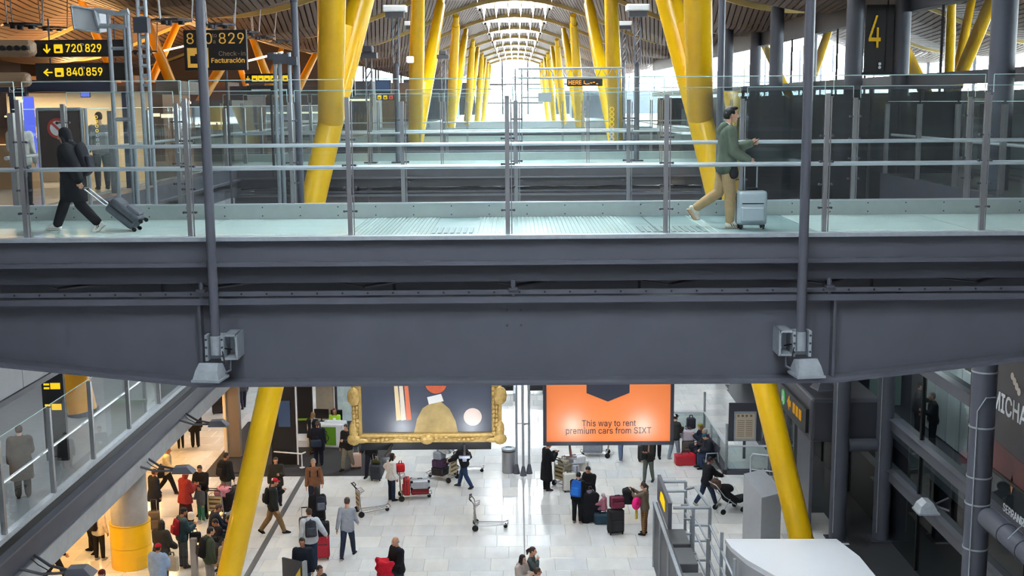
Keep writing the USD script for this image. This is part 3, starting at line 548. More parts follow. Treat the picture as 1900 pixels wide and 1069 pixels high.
t = thing('low_guard_rail', 'bent tubular floor rail between the stairwell and the yellow pylon', 'rail', (*atZ(1392, 888)[:2], 0)); part(t, 'tube', tube([(0, 0, 0), (0, 0, .82), (.08, .02, .92), (1.3, -.5, .92), (1.3, -.5, 0)], .03, 8), RAILM); part(t, 'lower_tube', tube([(0, 0, .35), (1.3, -.5, .35)], .022, 8), RAILM)
# grey passage canopy with exit sign
t = thing('passage_canopy', 'dark grey portal with a slanted illuminated exit sign beside the right yellow pylon', 'portal', (9.1, 0, 0))
part(t, 'roof_box', rbox(0, 35.75, 2.95, 2.2, 44.5, 4.35, .12), STEELD); part(t, 'side_wall', box(.05, 35.9, 0, .15, 37.6, 2.96), STEEL)
for y in (38.0, 39.2, 40.4, 41.6): part(t, 'door_post', box(.04, y, 0, .16, y+.1, 2.96), INOX)
for y in (38.1, 39.3, 40.5): part(t, 'glass_pane', pane((.1, y, 0), (0, 1, 0), (0, 0, 1), 1.1, 2.9), GDARK)
part(t, 'sign_box', box(-.1, 36.0, 3.2, 0, 39.6, 3.95), BLACK); part(t, 'sign_pictogram', flat(Point(0, 0).buffer(.27), .01, (-.105, 39.1, 3.58), (0, -1, 0), (0, 0, 1)), emit('exit_green', (90, 170, 100), .8), 'green and white running-person symbol')
part(t, 'sign_figure', flat(Polygon([(-.05, .2), (.06, .2), (.1, 0), (.16, -.2), (.08, -.2), (0, -.03), (-.1, -.18), (-.16, -.14), (-.06, .04)]), .012, (-.108, 39.1, 3.58), (0, -1, 0), (0, 0, 1)), WHITE)
SAD = emit('sign_amber_dim', (206, 150, 50), .7)
part(t, 'sign_arrow', flat(Polygon([(0, 0), (.3, .25), (.3, .1), (.5, .1), (.5, -.1), (.3, -.1), (.3, -.25)]), .01, (-.105, 38.5, 3.6), (0, -1, 0), (0, 0, 1)), SAD, 'amber arrow')
for q_ in range(3): part(t, 'sign_square', flat(sbox(0, 0, .3, .34), .01, (-.105, 37.7-q_*.42, 3.42), (0, -1, 0), (0, 0, 1)), SAD, 'amber pictogram square')
flood(t, (.55, 36.3, 4.62), (-1, -.2, 0), 1.4, STEEL); part(t, 'lamp_arm', tube([(.75, 36.3, 4.62), (.9, 35.7, 4.8)], .04, 6), STEELD)
t = thing('column_flood_lamp', 'grey flood lamp on a short arm at the right facade, left of the thick column', 'flood lamp'); p = atX(1724, 945, 9.4); flood(t, p, (-1, 0, 0), 1.2, GALV); part(t, 'arm', cat(tube([p+[.2, 0, .05], [9.8, p[1]-.2, p[2]+.02]], .03, 6), tube([p+[.2, .1, .1], [9.8, p[1]-.1, p[2]+.3]], .025, 6)), STEELD)

# ================================================================== HANGING FRAMED POSTERS
PY = 28.0
single('poster_beam', cat(box(-8.0, PY-.1, 7.9, 8.0, PY+.1, 8.3), box(-8.1, PY-.15, 8.26, 8.1, PY+.15, 8.32), box(-8.1, PY-.15, 7.88, 8.1, PY+.15, 7.93), box(-8.1, PY-.15, 7.9, -8.0, PY+.15, 8.3)), STEELD, 'steel beam carrying the two hanging posters, behind the footbridge girder', 'beam')
GOLD = mat('gilt_carving', (190, 156, 92), .42, metal=.25, var=.25, scale=14, bump=.5)
t = thing('framed_picture', 'huge gilt-framed dark picture with spotlights hanging over the hall, left of the orange poster', 'framed picture', (0, PY, 0))
def P(px, py): q = atY(px, py, PY); return q[0], q[2]
xl, zb = P(655, 812); xr, _ = P(930, 812); zt = 7.75
il, ib = P(671, 804); ir, _ = P(913, 804)
cv = part(t, 'canvas', box(il-.05, .02, ib-.05, ir+.05, .08, zt-.2), mat('canvas_dark', (58, 63, 80), .36, var=.12, scale=3, spec=.9), 'dark slate canvas')
# a plain generic still life in the same colours as the print
cx, cz = P(812, 804)
def sil(pts, y, m, name, lab=None): part(cv, name, flat(Polygon(pts), .004, (cx, y, cz)), m, lab)
sil([(-.58, 0), (-.5, .35), (-.36, .62), (-.12, .78), (.1, .78), (.3, .6), (.44, .3), (.5, 0)], .018, mat('ochre_print', (176, 150, 98), .35, var=.25, scale=3), 'painted_jug', 'ochre rounded jug in a plain still life')
sil([(-.2, .72), (-.24, .9), (.1, .98), (.16, .8)], .014, mat('white_print', (226, 222, 220), .35), 'painted_collar', 'white jug rim')
part(cv, 'painted_bloom', flat(Point(.86, .40).buffer(.22), .004, (cx, .014, cz)), mat('pale_print', (232, 206, 194), .35, var=.06), 'pale round blossom')
part(cv, 'painted_bloom', flat(Point(-.02, 1.25).buffer(.26), .004, (cx, .010, cz)), mat('red_print', (206, 96, 62), .35, var=.2, scale=6), 'orange red blossom')
for k, (a, c) in enumerate([(-1.0, (236, 206, 160)), (-.88, (228, 214, 196)), (-.75, (224, 116, 78))]): sil([(a, .32), (a-.05, 1.5), (a+.03, 1.5), (a+.12, .34)], .012, mat('ribbon_%d' % k, c, .4), 'painted_leaf', None)
zt2 = zt
for a, b, c, d in ((xl, zb, il, zt2), (ir, zb, xr, zt2)):
    m = cat([hull(((a+(c-a)*q, -.07-.02*math.sin(k*2.1+q*5), z), (.045+.015*math.sin(k*1.3+q*9), .035, .06)), d=1) for k, z in enumerate(np.arange(b+.1, d, .11)) for q in (.22, .55)])
    part(t, 'frame_moulding', cat(box(a, -.05, b, c, .1, d), box(c-.05 if c > a else c, -.09, b, c+.02, .02, d)), GOLD); part(t, 'carved_ornament', m, GOLD, 'carved gilt ornament')
part(t, 'frame_moulding', cat(box(xl, -.05, zb-.12, xr, .1, ib), cyl((xl+.2, -.07, ib-.05), (xr-.2, -.07, ib-.05), .045, n=10)), GOLD, 'gilt lower moulding')
part(t, 'carved_ornament', cat([hull(((x, -.07, zb-.02+.035*math.sin(x*6)), (.07, .05, .045+.02*math.sin(x*9)))) for x in np.arange(xl+.5, xr-.4, .11)]+[hull((((xl+xr)/2, -.1, zb-.03), (.17, .08, .13)), d=1)]), GOLD, 'carved scrolls and central cartouche')
for q in (xl-.03, xr+.03): part(t, 'corner_ornament', union([hull(((q+(.06 if q < -2 else -.06), -.08, zb-.03), (.17, .06, .15))), hull(((q+(.22 if q < -2 else -.22), -.08, zb-.06), (.2, .05, .07))), hull(((q+(.05 if q < -2 else -.05), -.08, zb+.2), (.10, .05, .25)))]), GOLD, 'carved gilt corner')
for z in (zb+1.05,): part(t, 'carved_ornament', hull(((xr-.02, -.1, z), (.17, .08, .24))), GOLD); part(t, 'carved_ornament', hull(((xl+.06, -.1, z), (.16, .08, .24))), GOLD)
part(t, 'light_box_foot', box(xl+.2, .0, zb-.32, xr-.25, .3, zb-.1), BLACK)
def arm(t, px0, py0, px1, py1, yb, lampw=.12, m=BLACK):
    a, b = atY(px0, py0, PY-.05), atY(px1, py1, yb); a, b = a-[0, PY, 0], b-[0, PY, 0]
    part(t, 'lamp_arm', cyl(a, b, .03, n=8), m); part(t, 'lamp_bar', cat(cbox(b, (.26, .09, .06)), cbox(b+[0, .02, -.06], (.10, .08, .10))), m, 'small spotlight')
arm(t, 727, 826, 713, 850, PY-1.0); arm(t, 862, 826, 862, 848, PY-1.0, m=STEELD)
part(t, 'hanger', cat([cyl((x, .05, zt), (x, .05, 7.92), .02, n=6) for x in (xl+.5, xr-.5)]), STEELD)
ORG = mat('orange_print', (240, 124, 52), .36, var=.03, scale=1, spec=.9)
t = thing('orange_poster', 'black-edged orange car rental poster hanging right of the gilt picture', 'poster', (0, PY, 0))
xl2, zb2 = P(1008, 826); xr2, _ = P(1249, 826); pl, pb = P(1014, 820); pr, _ = P(1243, 820)
pr_ = part(t, 'print', box(pl, 0, pb, pr, .06, zt), ORG, 'orange printed sheet')
part(t, 'edge_frame', cat(box(xl2, -.06, zb2, xr2, .14, pb), box(xl2, -.06, pb, pl, .14, zt), box(pr, -.06, pb, xr2, .14, zt)), mat('poster_edge', (34, 36, 48), .4))
hx, hz = P(1128, 745); hz0 = P(1128, 729)[1]; hw = P(1168, 729)[0]-hx
part(pr_, 'badge', flat(Polygon([(-hw, 1.2), (hw, 1.2), (hw, hz0-hz), (0, 0), (-hw, hz0-hz)]), .006, (hx, -.006, hz)), mat('badge_dark', (40, 42, 56), .4), 'dark hexagonal badge')
cz0 = P(1128, 713)[1]; part(pr_, 'badge_chevron', flat(Polygon([(-.3, .26), (0, 0), (.3, .26), (.3, .42), (0, .14), (-.3, .42)]), .005, (hx, -.012, cz0)), mat('badge_red', (232, 110, 78), .4), 'orange chevron')
for s_, px0, px1, py in (('This way to rent', 1079, 1179, 791), ('premium cars from SIXT', 1049, 1207, 805)):
    a, b = P(px0, py), P(px1, py); m = meshkit.text_mesh(s_, .15, .004); k = (b[0]-a[0])/(m.bounds[1][0]-m.bounds[0][0]); m.apply_scale([k, 1, 1])
    part(pr_, 'lettering', frame(m, (a[0], -.005, a[1]), (1, 0, 0), (0, 0, 1)), mat('ink_dark', (52, 38, 36), .4), 'dark printed slogan')
arm(t, 1057, 828, 1060, 850, PY-1.0)
part(t, 'hanger', cat([cyl((x, .05, zt), (x, .05, 7.92), .02, n=6) for x in (xl2+.5, xr2-.5)]), STEELD)
for k, (x, xt) in enumerate([(-2.95, -2.9), (-1.2, -1.1), (1.4, 1.35), (3.2, 3.1)]):
    l = UsdLux.SphereLight.Define(stage, '/World/poster_spot_%d' % k); l.CreateRadiusAttr(.05); l.CreateIntensityAttr(450); l.CreateColorAttr(Gf.Vec3f(.9, .95, 1)); l.AddTranslateOp().Set(Gf.Vec3d(x, PY-1.4, 5.32))
    a = UsdLux.ShapingAPI.Apply(l.GetPrim()); a.CreateShapingConeAngleAttr(60.0); a.CreateShapingConeSoftnessAttr(.7)
    l.AddRotateXOp().Set(104.0)

# ================================================================== LOWER HALL FITTINGS
def kiosk_frame():
    t = thing('display_kiosk', 'flight information kiosk seen from behind its tubular steel frame, front right', 'information kiosk')
    A = atZ(1272, 893, 2.6); x0, x1 = 4.15, 5.2; y0, y1 = 29.2, 33.1
    f = []
    for x, y, h in ((4.86, 33.1, 2.6), (4.86, 31.9, 2.0), (5.2, 30.86, 2.6), (5.2, 29.0, 2.6), (4.75, 30.86, 2.6), (4.95, 29.6, 2.2), (5.2, 27.2, 2.6)): f.append(cyl((x, y, 0), (x, y, h), .045, n=10))
    for z in (2.6,): f += [cyl((4.2, 33.1, z), (4.86, 33.1, z), .045, n=10), cyl((4.2, 32.4, z-.05), (4.8, 32.4, z-.05), .04, n=10), cyl((4.2, 30.86, z), (5.2, 30.86, z), .045, n=10), cyl((5.2, 30.86, z), (5.05, 32.6, z), .04, n=10), cyl((4.75, 32.4, z), (5.05, 32.6, z), .04, n=10)]
    for z in (.55, 1.1, 1.65, 2.1): f += [cyl((4.75, 30.86, z), (5.2, 30.86, z), .035, n=8), cyl((5.2, 30.86, z), (5.2, 27.2, z), .035, n=8), cyl((4.86, 33.1, z), (4.95, 29.6, z), .03, n=8)]
    part(t, 'tube_frame', cat(f), GALV)
    part(t, 'top_panel', hullp([(4.06, 33.3, 2.0), (4.06, 30.8, 2.0), (4.06, 33.3, 2.75), (4.06, 30.8, 2.75), (4.16, 33.3, 2.0), (4.16, 30.8, 2.0), (4.16, 33.3, 2.75), (4.16, 30.8, 2.75)]), STEEL)
    part(t, 'yellow_symbol', flat(Polygon([(0, 0), (1.1, 0), (1.1, .3), (.7, .36), (.2, .3)]), .01, (4.055, 32.6, 2.25), (0, -1, 0), (0, 0, 1)), emit('sign_yellow', (250, 205, 40), 1.1), 'lit yellow symbol')
    part(t, 'front_board', box(3.96, 26.2, .0, 4.06, 33.2, 1.95), STEELD); part(t, 'board_edge', cat(box(3.92, 26.2, 1.93, 4.0, 33.2, 1.98), *[box(3.92, y, 0, 4.0, y+.05, 1.95) for y in (26.2, 28, 29.8, 31.6, 33.1)]), GALV)
    for y in (27.3, 29.0, 30.4): part(t, 'equipment_cabinet', rbox(4.1, y, .2 if y < 30 else 1.2, 4.62, y+1.15, 1.75, .03), mat('cabinet_grey', (92, 95, 100), .45))
    part(t, 'round_knob', flat(Point(0, 0).buffer(.05), .02, (4.4, 28.98, 1.35)), WHITE)
    part(t, 'wall_socket', cat([cbox((4.7, y, z), (.2, .06, .05)) for y, z in ((32.2, 2.2), (31.6, 2.0), (31.0, 1.8), (30.6, 1.4), (30.0, 1.0))]), GALV)
kiosk_frame()
t = thing('grey_pillar_stand', 'light grey slant-topped square pillar stand by the right yellow pylon', 'stand', (*atZ(1412, 1015)[:2], 0), 34)
part(t, 'body', hullp([(-.42, -.38, 0), (.42, -.38, 0), (-.42, .38, 0), (.42, .38, 0), (-.42, -.38, 1.75), (.42, -.38, 1.75), (-.42, .38, 2.3), (.42, .38, 2.3)]), LGREY); part(t, 'base', box(-.44, -.4, 0, .44, .4, .06), STEELD)
t = thing('white_counter_top', 'big white rounded box top at the bottom right corner', 'kiosk', (0, 0, 0))
a, b = atZ(1345, 1000, 2.3), atZ(1552, 1000, 2.3); c = atZ(1600, 1069, 2.3)
ol = [(a[0], a[1]), (b[0], b[1]), (b[0]+.25, b[1]-1.2), (b[0]+.3, b[1]-3.2), (a[0]+1.4, a[1]-3.4), (a[0]+.75, a[1]-2.4), (a[0]+.28, a[1]-1.4), (a[0]+.06, a[1]-.6)]
part(t, 'top', prism(ol, 'z', 2.18, 2.3), WHITE); part(t, 'body', prism([(x*.97+.18, y-.06) for x, y in ol], 'z', 0, 2.18), LGREY)
t = thing('litter_bin', 'round stainless steel litter bin between the two hanging posters', 'litter bin', (*atZ(944, 876)[:2], 0))
part(t, 'drum', lathe([(0, 0), (.235, 0), (.25, .03), (.25, .84), (.24, .86)], 24), INOX, smooth=40); part(t, 'lid', lathe([(.24, .86), (.262, .87), (.262, .92), (.2, .95), (.12, .95), (.12, .90), (0, .90)], 24), GALV, smooth=40); part(t, 'black_band', cyl((0, 0, .8), (0, 0, .84), .254, n=24), BLACK)
p0 = atZ(971, 880)
t = thing('light_gantry', 'three-legged grey tubular gantry with slanted lamp boards beside the bin', 'lamp gantry', (p0[0], p0[1], 0))
for x, y in ((-.24, .1), (0, -.15), (.22, .1)): part(t, 'leg', cyl((x, y, .3), (x, y, 7.5), .045, n=10), GALV); part(t, 'foot_cone', lathe([(0, 0), (.13, 0), (.12, .04), (.06, .32), (.045, .36)], 14, (x, y, 0)), STEEL)
part(t, 'rung', cat([cyl((-.24, .1, z), (.22, .1, z), .025, n=8) for z in (1.9, 3.6, 4.6, 5.6)]+[cyl((0, -.15, z), (.22, .1, z), .02, n=8) for z in (1.9, 3.6)]), GALV)
for z, s in ((3.1, -1), (4.3, 1), (5.2, -1)): part(t, 'lamp_board', hullp([(s*.05-.3, -.2, z-.3), (s*.05-.22, -.2, z-.3), (s*.05-.3, .3, z+.7), (s*.05-.18, .3, z+.8), (s*.05-.3, -.2, z), (s*.05-.22, -.2, z)]), GALV)
part(t, 'lamp', cat([cbox((x, -.1, z), (.18, .1, .08)) for x, z in ((.12, 4.6), (.12, 4.85), (.12, 3.75), (-.12, 5.6))]), WHITE)
# rental desk area back left
CARP = mat('black_mat', (42, 42, 45), .7)
a = atZ(507, 868); b = atZ(760, 868); single('floor_mat', box(a[0]-2.4, 41.9, .0, b[0]-.9, 49.5, .012), CARP, 'wide black mat in front of the rental desk', 'mat')
t = thing('rental_kiosk', 'black and white rental kiosk with white overhead fascia behind the left yellow pylon', 'kiosk', (0, 0, 0))
x0 = atZ(530, 850)[0]
part(t, 'fascia', rbox(-9.6, 46.4, 3.25, -5.4, 46.9, 3.75, .08), WHITE); part(t, 'fascia_post', rbox(-9.62, 46.4, 0, -9.5, 46.6, 3.5, .04), WHITE)
for xa, xb in ((-9.45, -8.9), (-8.88, -8.3)): part(t, 'black_wall', box(xa, 46.6, .3, xb, 46.75, 3.25), BLACK)
part(t, 'green_stripe', box(-9.45, 46.55, .85, -8.3, 46.6, .92), mat('lime_stripe', (120, 160, 40), .5)); part(t, 'bench_step', box(-9.45, 45.6, .0, -8.2, 46.6, .28), WHITE)
part(t, 'stone_column', box(-8.25, 47.2, 0, -7.55, 47.7, 3.3), mat('beige_stone', (178, 166, 148), .6, var=.1))
part(t, 'glass_pane', pane((-7.5, 47.4, 0), (1, 0, 0), (0, 0, 1), 2.6, 3.2), GDARK); part(t, 'mullion', cat(*[box(x, 47.35, 0, x+.1, 47.5, 3.25) for x in (-7.5, -6.6, -5.8)]), STEELD)
part(t, 'green_wall', box(-6.6, 46.9, 0, -5.3, 47.0, 1.6), mat('olive_panel', (122, 128, 62), .6)); part(t, 'green_cap', box(-6.8, 46.7, 1.6, -5.3, 46.95, 1.7), mat('green_cap', (110, 160, 60), .5))
t = thing('black_display_wall', 'black display wall with thin white frame and floor rail, beside the left yellow pylon', 'display wall', (0, 0, 0))
a = atZ(535, 862); part(t, 'wall', box(-9.3, 43.3, 0, -8.35, 43.45, 3.6), BLACK); part(t, 'frame', cat(tube([(-8.32, 43.3, 0), (-8.32, 43.3, 3.7), (-9.3, 43.3, 3.7)], .035, 8), tube([(-9.2, 43.2, .55), (-8.1, 42.9, .55), (-7.95, 42.9, .62)], .03, 6), cyl((-8.1, 42.9, 0), (-8.1, 42.9, .55), .025), cyl((-8.1, 42.9, 0), (-8.1, 42.9, .03), .1)), WHITE); part(t, 'screen', box(-9.0, 43.25, 1.5, -8.55, 43.3, 2.5), mat('poster_blue', (60, 84, 120), .4))
t = thing('service_desk', 'white rental desk with green front panel bearing a pear outline', 'desk', (*atZ(608, 828)[:2], .012), -8)
part(t, 'body', union([rbox(-.75, -.3, 0, .75, .35, 1.0, .08)]), WHITE); part(t, 'green_panel', cat(hullp([(-.45, -.315, .12), (.45, -.315, .12), (-.45, -.315, .86), (.45, -.315, .86), (-.45, -.29, .12), (.45, -.29, .12), (-.45, -.29, .86), (.45, -.29, .86)])), mat('green_panel', (98, 150, 40), .45))
ring = Point(0, 0).buffer(.16).difference(Point(0, 0).buffer(.135)).union(Point(0, .22).buffer(.09).difference(Point(0, .22).buffer(.066)))
part(t, 'pear_outline', flat(ring.buffer(0), .006, (0, -.322, .42)), BLACK, 'black pear outline') if ring.geom_type == 'Polygon' else part(t, 'pear_outline', cat([flat(g_, .006, (0, -.322, .42)) for g_ in ring.geoms]), BLACK, 'black pear outline')
t = thing('desk_monitor', 'black monitor standing on the white rental desk', 'monitor', (*(atZ(598, 828)[:2]+[0, .05]), 1.012), -8); part(t, 'screen', rbox(-.3, -.02, .12, .3, .03, .5, .015), BLACK); part(t, 'foot', cat(box(-.1, -.08, 0, .1, .08, .015), box(-.025, -.01, 0, .025, .02, .15)), BLACK)
t = thing('portal_sign', 'cream slab portal with brown inner face on the warm floor, left of the yellow pylon', 'portal', (*atZ(441, 850)[:2], 0))
part(t, 'frame', cat(rbox(-.5, 0, 0, -.38, .5, 4.6, .03), rbox(-.5, 0, 4.45, 2.0, .5, 4.6, .03)), mat('cream_slab', (226, 208, 176), .5)); part(t, 'panel', box(-.38, .1, 0, .1, .4, 4.45), mat('brown_slab', (126, 112, 98), .6))
single('floor_mat', box(-10.3, 42.0, 0, -9.7, 45, .012), mat('brown_mat', (96, 84, 72), .8), 'brown mat at the foot of the cream portal', 'mat')
# gallery supports and arm lamps
GC = atX(241, 968, -11.5); gz = GC[2]
t = thing('gallery_column', 'stout concrete column with yellow sleeve holding up the gallery', 'column', (-11.5, GC[1], 0))
part(t, 'shaft', cyl((0, 0, 0), (0, 0, 3.0), .53, n=32), CONC, smooth=40)
part(t, 'yellow_sleeve', cat(cyl((0, 0, 0), (0, 0, gz*.48), .585, n=32), cyl((0, 0, gz*.48+.012), (0, 0, gz), .585, n=32)), YEL, 'yellow metal sleeve', smooth=40); part(t, 'sleeve_rim', cyl((0, 0, gz), (0, 0, gz+.03), .595, n=32), mat('yellow_rim', (190, 150, 20), .4), smooth=40)
for px, py, lab in ((340, 873, 'flood lamp on arms reaching from the gallery edge, middle one'), (405, 787, 'flood lamp on arms reaching from the gallery edge, farthest'), (148, 1062, 'flood lamp on arms reaching from the gallery edge, nearest at the bottom')):
    p = atX(px, py, -9.75); t = thing('arm_lamp', lab, 'flood lamp', (*p[:2], 0)); z = p[2]
    part(t, 'lamp_hood', hullp([(-.3, -.2, z-.05), (.34, -.2, z-.05), (-.3, .2, z-.05), (.34, .2, z-.05), (-.24, -.14, z+.12), (.14, -.14, z+.14), (-.24, .14, z+.12), (.14, .14, z+.14)]), STEEL); part(t, 'lamp_lens', box(-.26, -.16, z-.07, .3, .16, z-.05), WHITE)
    disk('arm_lamp_glow_%d' % px, (p[0], p[1], z-.09), (p[0]+.6, p[1]+.4, 0), .16, 95, (1.0, .70, .36))
    for q in (-.16, .16): part(t, 'arm', tube([(-.28, q*.5, z+.02), (-.75, q*1.5, z+.06), (-1.15, q*2.5, z+.25)], .035, 8), STEELD)
    part(t, 'cable', tube([(-.28, 0, z+.06), (-.6, .1, z-.08), (-1.0, .2, z+.1), (-1.15, .2, z+.25)], .012, 6), BLACK)
# things on the gallery itself
t = thing('totem_sign', 'black totem with lit yellow lettering behind the gallery glass', 'sign', (*atX(104, 790, -11.9)[:2], 4.44))
part(t, 'body', box(-.28, -.06, 0, .28, .06, 2.3), BLACK); part(t, 'lit_symbols', cat(*[box(-.05+.0*k, -.075, z, .2, -.06, z+.16) for k, z in enumerate((1.9, 1.35))], *[box(-.22, -.075, z, -.08, -.06, z+.05) for z in (2.0, 1.9, 1.45)]), emit('sign_yellow', (250, 205, 40), 1.1), 'lit yellow pictograms')
ga, gb = atY(172, 835, 34.2), atY(138, 700, 34.2); gd = (gb-ga)/(gb[2]-ga[2])
t = thing('gallery_pylon', 'olive yellow leaning pylon behind the gallery glass', 'pylon', ga+gd*(4.44-ga[2])); part(t, 'stem', cyl((0, 0, 0), gd*6.3, .42, .42, 24), YEL_LIT, smooth=40); part(t, 'foot_ring', cyl((0, 0, 0), gd*.12, .47, .47, 24), STEELD)
# ================================================================== UPPER HALL LEFT: masts, signs, shops
SIGNB = mat('sign_black', (30, 27, 27), .35)
SY = emit('sign_yellow', (250, 205, 40), 1.1)
def board(name, label, x0, x1, y0, y1, Y, th=.14):
    a, b = atY(x0, y1, Y), atY(x1, y0, Y); t = thing(name, label, 'sign', (a[0], Y, a[2])); w, h = b[0]-a[0], b[2]-a[2]
    return part(t, 'board', rbox(0, 0, 0, w, th, h, .015), SIGNB), w, h
def icon(t, x, z, s, m, arrow=None, y=-.008):
    part(t, 'pictogram', flat(sbox(0, 0, s, s).buffer(-.02).buffer(.02).difference(sbox(.2*s, .2*s, .7*s, .5*s)), .008, (x, y, z)), m, 'yellow check-in pictogram')
def arrow(t, x, z, s, m, down):
    p = Polygon([(0, -.5), (.42, -.02), (.30, .08), (.08, -.16), (.08, .5), (-.08, .5), (-.08, -.16), (-.30, .08), (-.42, -.02)])
    if not down: p = Polygon([(y, x_) for x_, y in p.exterior.coords])
    part(t, 'arrow', flat(Polygon([(a*s, b*s) for a, b in p.exterior.coords]), .008, (x, -.008, z)), m, 'yellow arrow')
for (x0, x1, y0, y1, a, b, dn, lab) in ((65, 237, 73, 106, '720', '829', True, 'black hanging sign with yellow 720:829 and a down arrow, upper of the pair'), (67, 239, 116, 150, '840', '859', False, 'black hanging sign with yellow 840:859 and a left arrow, lower of the pair')):
    t, w, h = board('hanging_sign', lab, x0, x1, y0, y1, 24.0); k = w/172.
    arrow(t, 23*k, h*.47, 17*k, SY, dn); icon(t, 36*k, h*.22, 16*k, SY); part(t, 'numbers', text(a, 14*k, (56*k, -.008, h*.28), bold=True, sx=.86), SY, 'yellow numbers'); part(t, 'numbers', text(b, 14*k, (92*k, -.008, h*.28), bold=True, sx=.86), SY)
    part(t, 'separator', cat(text('to', 5*k, (85*k, -.008, h*.66)), text('a', 5*k, (86*k, -.008, h*.28)), ), WHITE, 'small white to / a'); part(t, 'hanger', cat([cyl((q*w, .07, h), (q*w, .07, h+(.42 if dn else .1)), .015, n=6) for q in (.15, .85)]), STEELD)
t, w, h = board('checkin_sign', 'black board with dim amber numbers 810 to 829 and Check-in Facturación', 343, 456, 55, 131, 30.0); k = w/113.
AMB = mat('amber_letter', (206, 158, 66), .5, emis=.25)
part(t, 'numbers', text('810', 19*k, (4*k, -.008, h*.66), sx=.98), AMB, 'amber numbers'); part(t, 'numbers', text('829', 19*k, (62*k, -.008, h*.66), sx=.98), AMB)
GRY = mat('grey_letter', (150, 130, 110), .6)
part(t, 'small_word', cat(text('to', 7*k, (52*k, -.008, h*.82)), text('a', 7*k, (53*k, -.008, h*.67)), text('Check-in', 8*k, (62*k, -.008, h*.36))), GRY, 'grey words'); part(t, 'word', text('Facturación', 8*k, (48*k, -.008, h*.19), bold=True), AMB, 'amber word')
part(t, 'luggage_icon', flat(sbox(6*k, 5*k, 44*k, 40*k).difference(sbox(11*k, 12*k, 40*k, 26*k)).difference(sbox(20*k, 26*k, 31*k, 29*k)), .008, (0, -.008, 0)), AMB, 'amber suitcase pictogram'); part(t, 'stem', cyl((w*.65, .07, -3.5), (w*.65, .07, 0), .03), STEELD)
t, w, h = board('pictogram_sign', 'low black sign with a row of six yellow pictograms behind the lamp masts', 455, 546, 136, 155, 34.0); arrow(t, w*.06, h*.5, h*.5, SY, True)
for q in range(6): icon(t, w*(.14+.125*q), h*.2, h*.6, SY)
t, w, h = board('pictogram_sign', 'second sign strip lower down with white lettering behind the lamp masts', 458, 546, 158, 176, 35.0); part(t, 'white_strip', cat(box(w*.1, -.01, h*.4, w*.5, 0, h*.6), box(w*.6, -.01, h*.4, w*.85, 0, h*.6)), WHITE, 'illegible white lettering'); part(t, 'stem', cyl((w*.5, .07, -2.4), (w*.5, .07, 0), .04), STEELD)
t, w, h = board('pictogram_sign', 'small sign with four yellow and red pictograms left of the second pylon', 698, 742, 175, 186, 47.0)
for q in range(4): icon(t, w*(.06+.24*q), h*.15, h*.7, SY if q != 2 else emit('sign_red', (220, 70, 60), 1.0))
t, w, h = board('led_screen', 'tall black screen with amber digits right behind the near left pylon', 640, 657, 118, 178, 34.0); part(t, 'digits', cat(*[box(w*.1, -.01, h*z, w*.8, 0, h*(z+.08)) for z in (.85, .5, .12)]), SY)
t, w, h = board('media_screen', 'dark media screen with bluish picture near the second left pylon', 697, 725, 148, 173, 50.0); part(t, 'picture', box(w*.05, -.01, h*.1, w*.95, 0, h*.95), emit('screen_blue', (70, 90, 120), .9))
t, w, h = board('led_board', 'LED text board reading HERE hanging under the lattice truss', 1052, 1118, 146, 160, 46.0); LED = emit('led_amber', (255, 150, 40), 1.6); k = w/66.
part(t, 'lettering', text('HERE', 7.5*k, (2*k, -.01, 3*k), bold=True, sx=.95), LED, 'amber LED word'); part(t, 'led_streaks', cat(*[box(x*k, -.01, z*k, (x+4)*k, 0, (z+1.6)*k) for x, z in ((31, 4), (34, 3), (38, 3.4), (43, 5), (48, 6), (54, 3.2))], box(31*k, -.01, 4*k, 32.5*k, 0, 10*k)), LED, 'broken LED strokes')
t = thing('lattice_truss', 'horizontal aluminium lattice truss carrying the LED board', 'truss', (0, 46.2, 0)); a, b = atY(962, 127, 46), atY(1135, 127, 46); dz = .36
part(t, 'chord', cat(*[cyl((a[0], y, a[2]+z), (b[0]+.5, y, a[2]+z), .035, n=8) for y in (0, .3) for z in (0, -dz)]), GALV); part(t, 'lattice', cat([tube([(x, 0, a[2]), (x+.2, 0, a[2]-dz), (x+.4, 0, a[2])], .014, 5) for x in np.arange(a[0], b[0]+.2, .4)]), GALV)
for x in (a[0], b[0]+.4): part(t, 'upright', cat(*[cyl((x+q, y, 11.64), (x+q, y, a[2]), .03, n=8) for q in (-.12, .12) for y in (0, .3)]), GALV)
part(t, 'projector', cbox((a[0]+1.0, -.1, a[2]-1.1), (.5, .3, .35)), LGREY); part(t, 'projector_rail', cbox((a[0]+.55, -.1, a[2]-1.1), (.8, .04, .06)), LGREY)
def vstrip(px, py0, py1, Y, lab, r=.075):
    a, b = atY(px, py1, Y), atY(px, py0, Y); t = thing('pictogram_strip', lab, 'sticker', (a[0], Y, 0)); n = 7
    for k in range(n):
        z = b[2]+(a[2]-b[2])*(k+.5)/n; part(t, 'round_symbol', flat(Point(0, 0).buffer(r).difference(Point(0, 0).buffer(r*.6)) if k < 4 else Point(0, 0).buffer(r).difference(sbox(-.4*r, -.4*r, .4*r, .4*r)), .006, (0, 0, z)), SY if k < 4 else WHITE, 'yellow ring symbol' if k < 4 else 'white disc symbol')  # the yellow rings are given a glow of their own
vstrip(1135, 198, 263, 36.2, 'column of yellow and white round pictograms on the second bridge glass, right of centre'); vstrip(182, 213, 272, 23.0, 'column of small yellow and white pictograms on the glass behind the walking woman', .032)

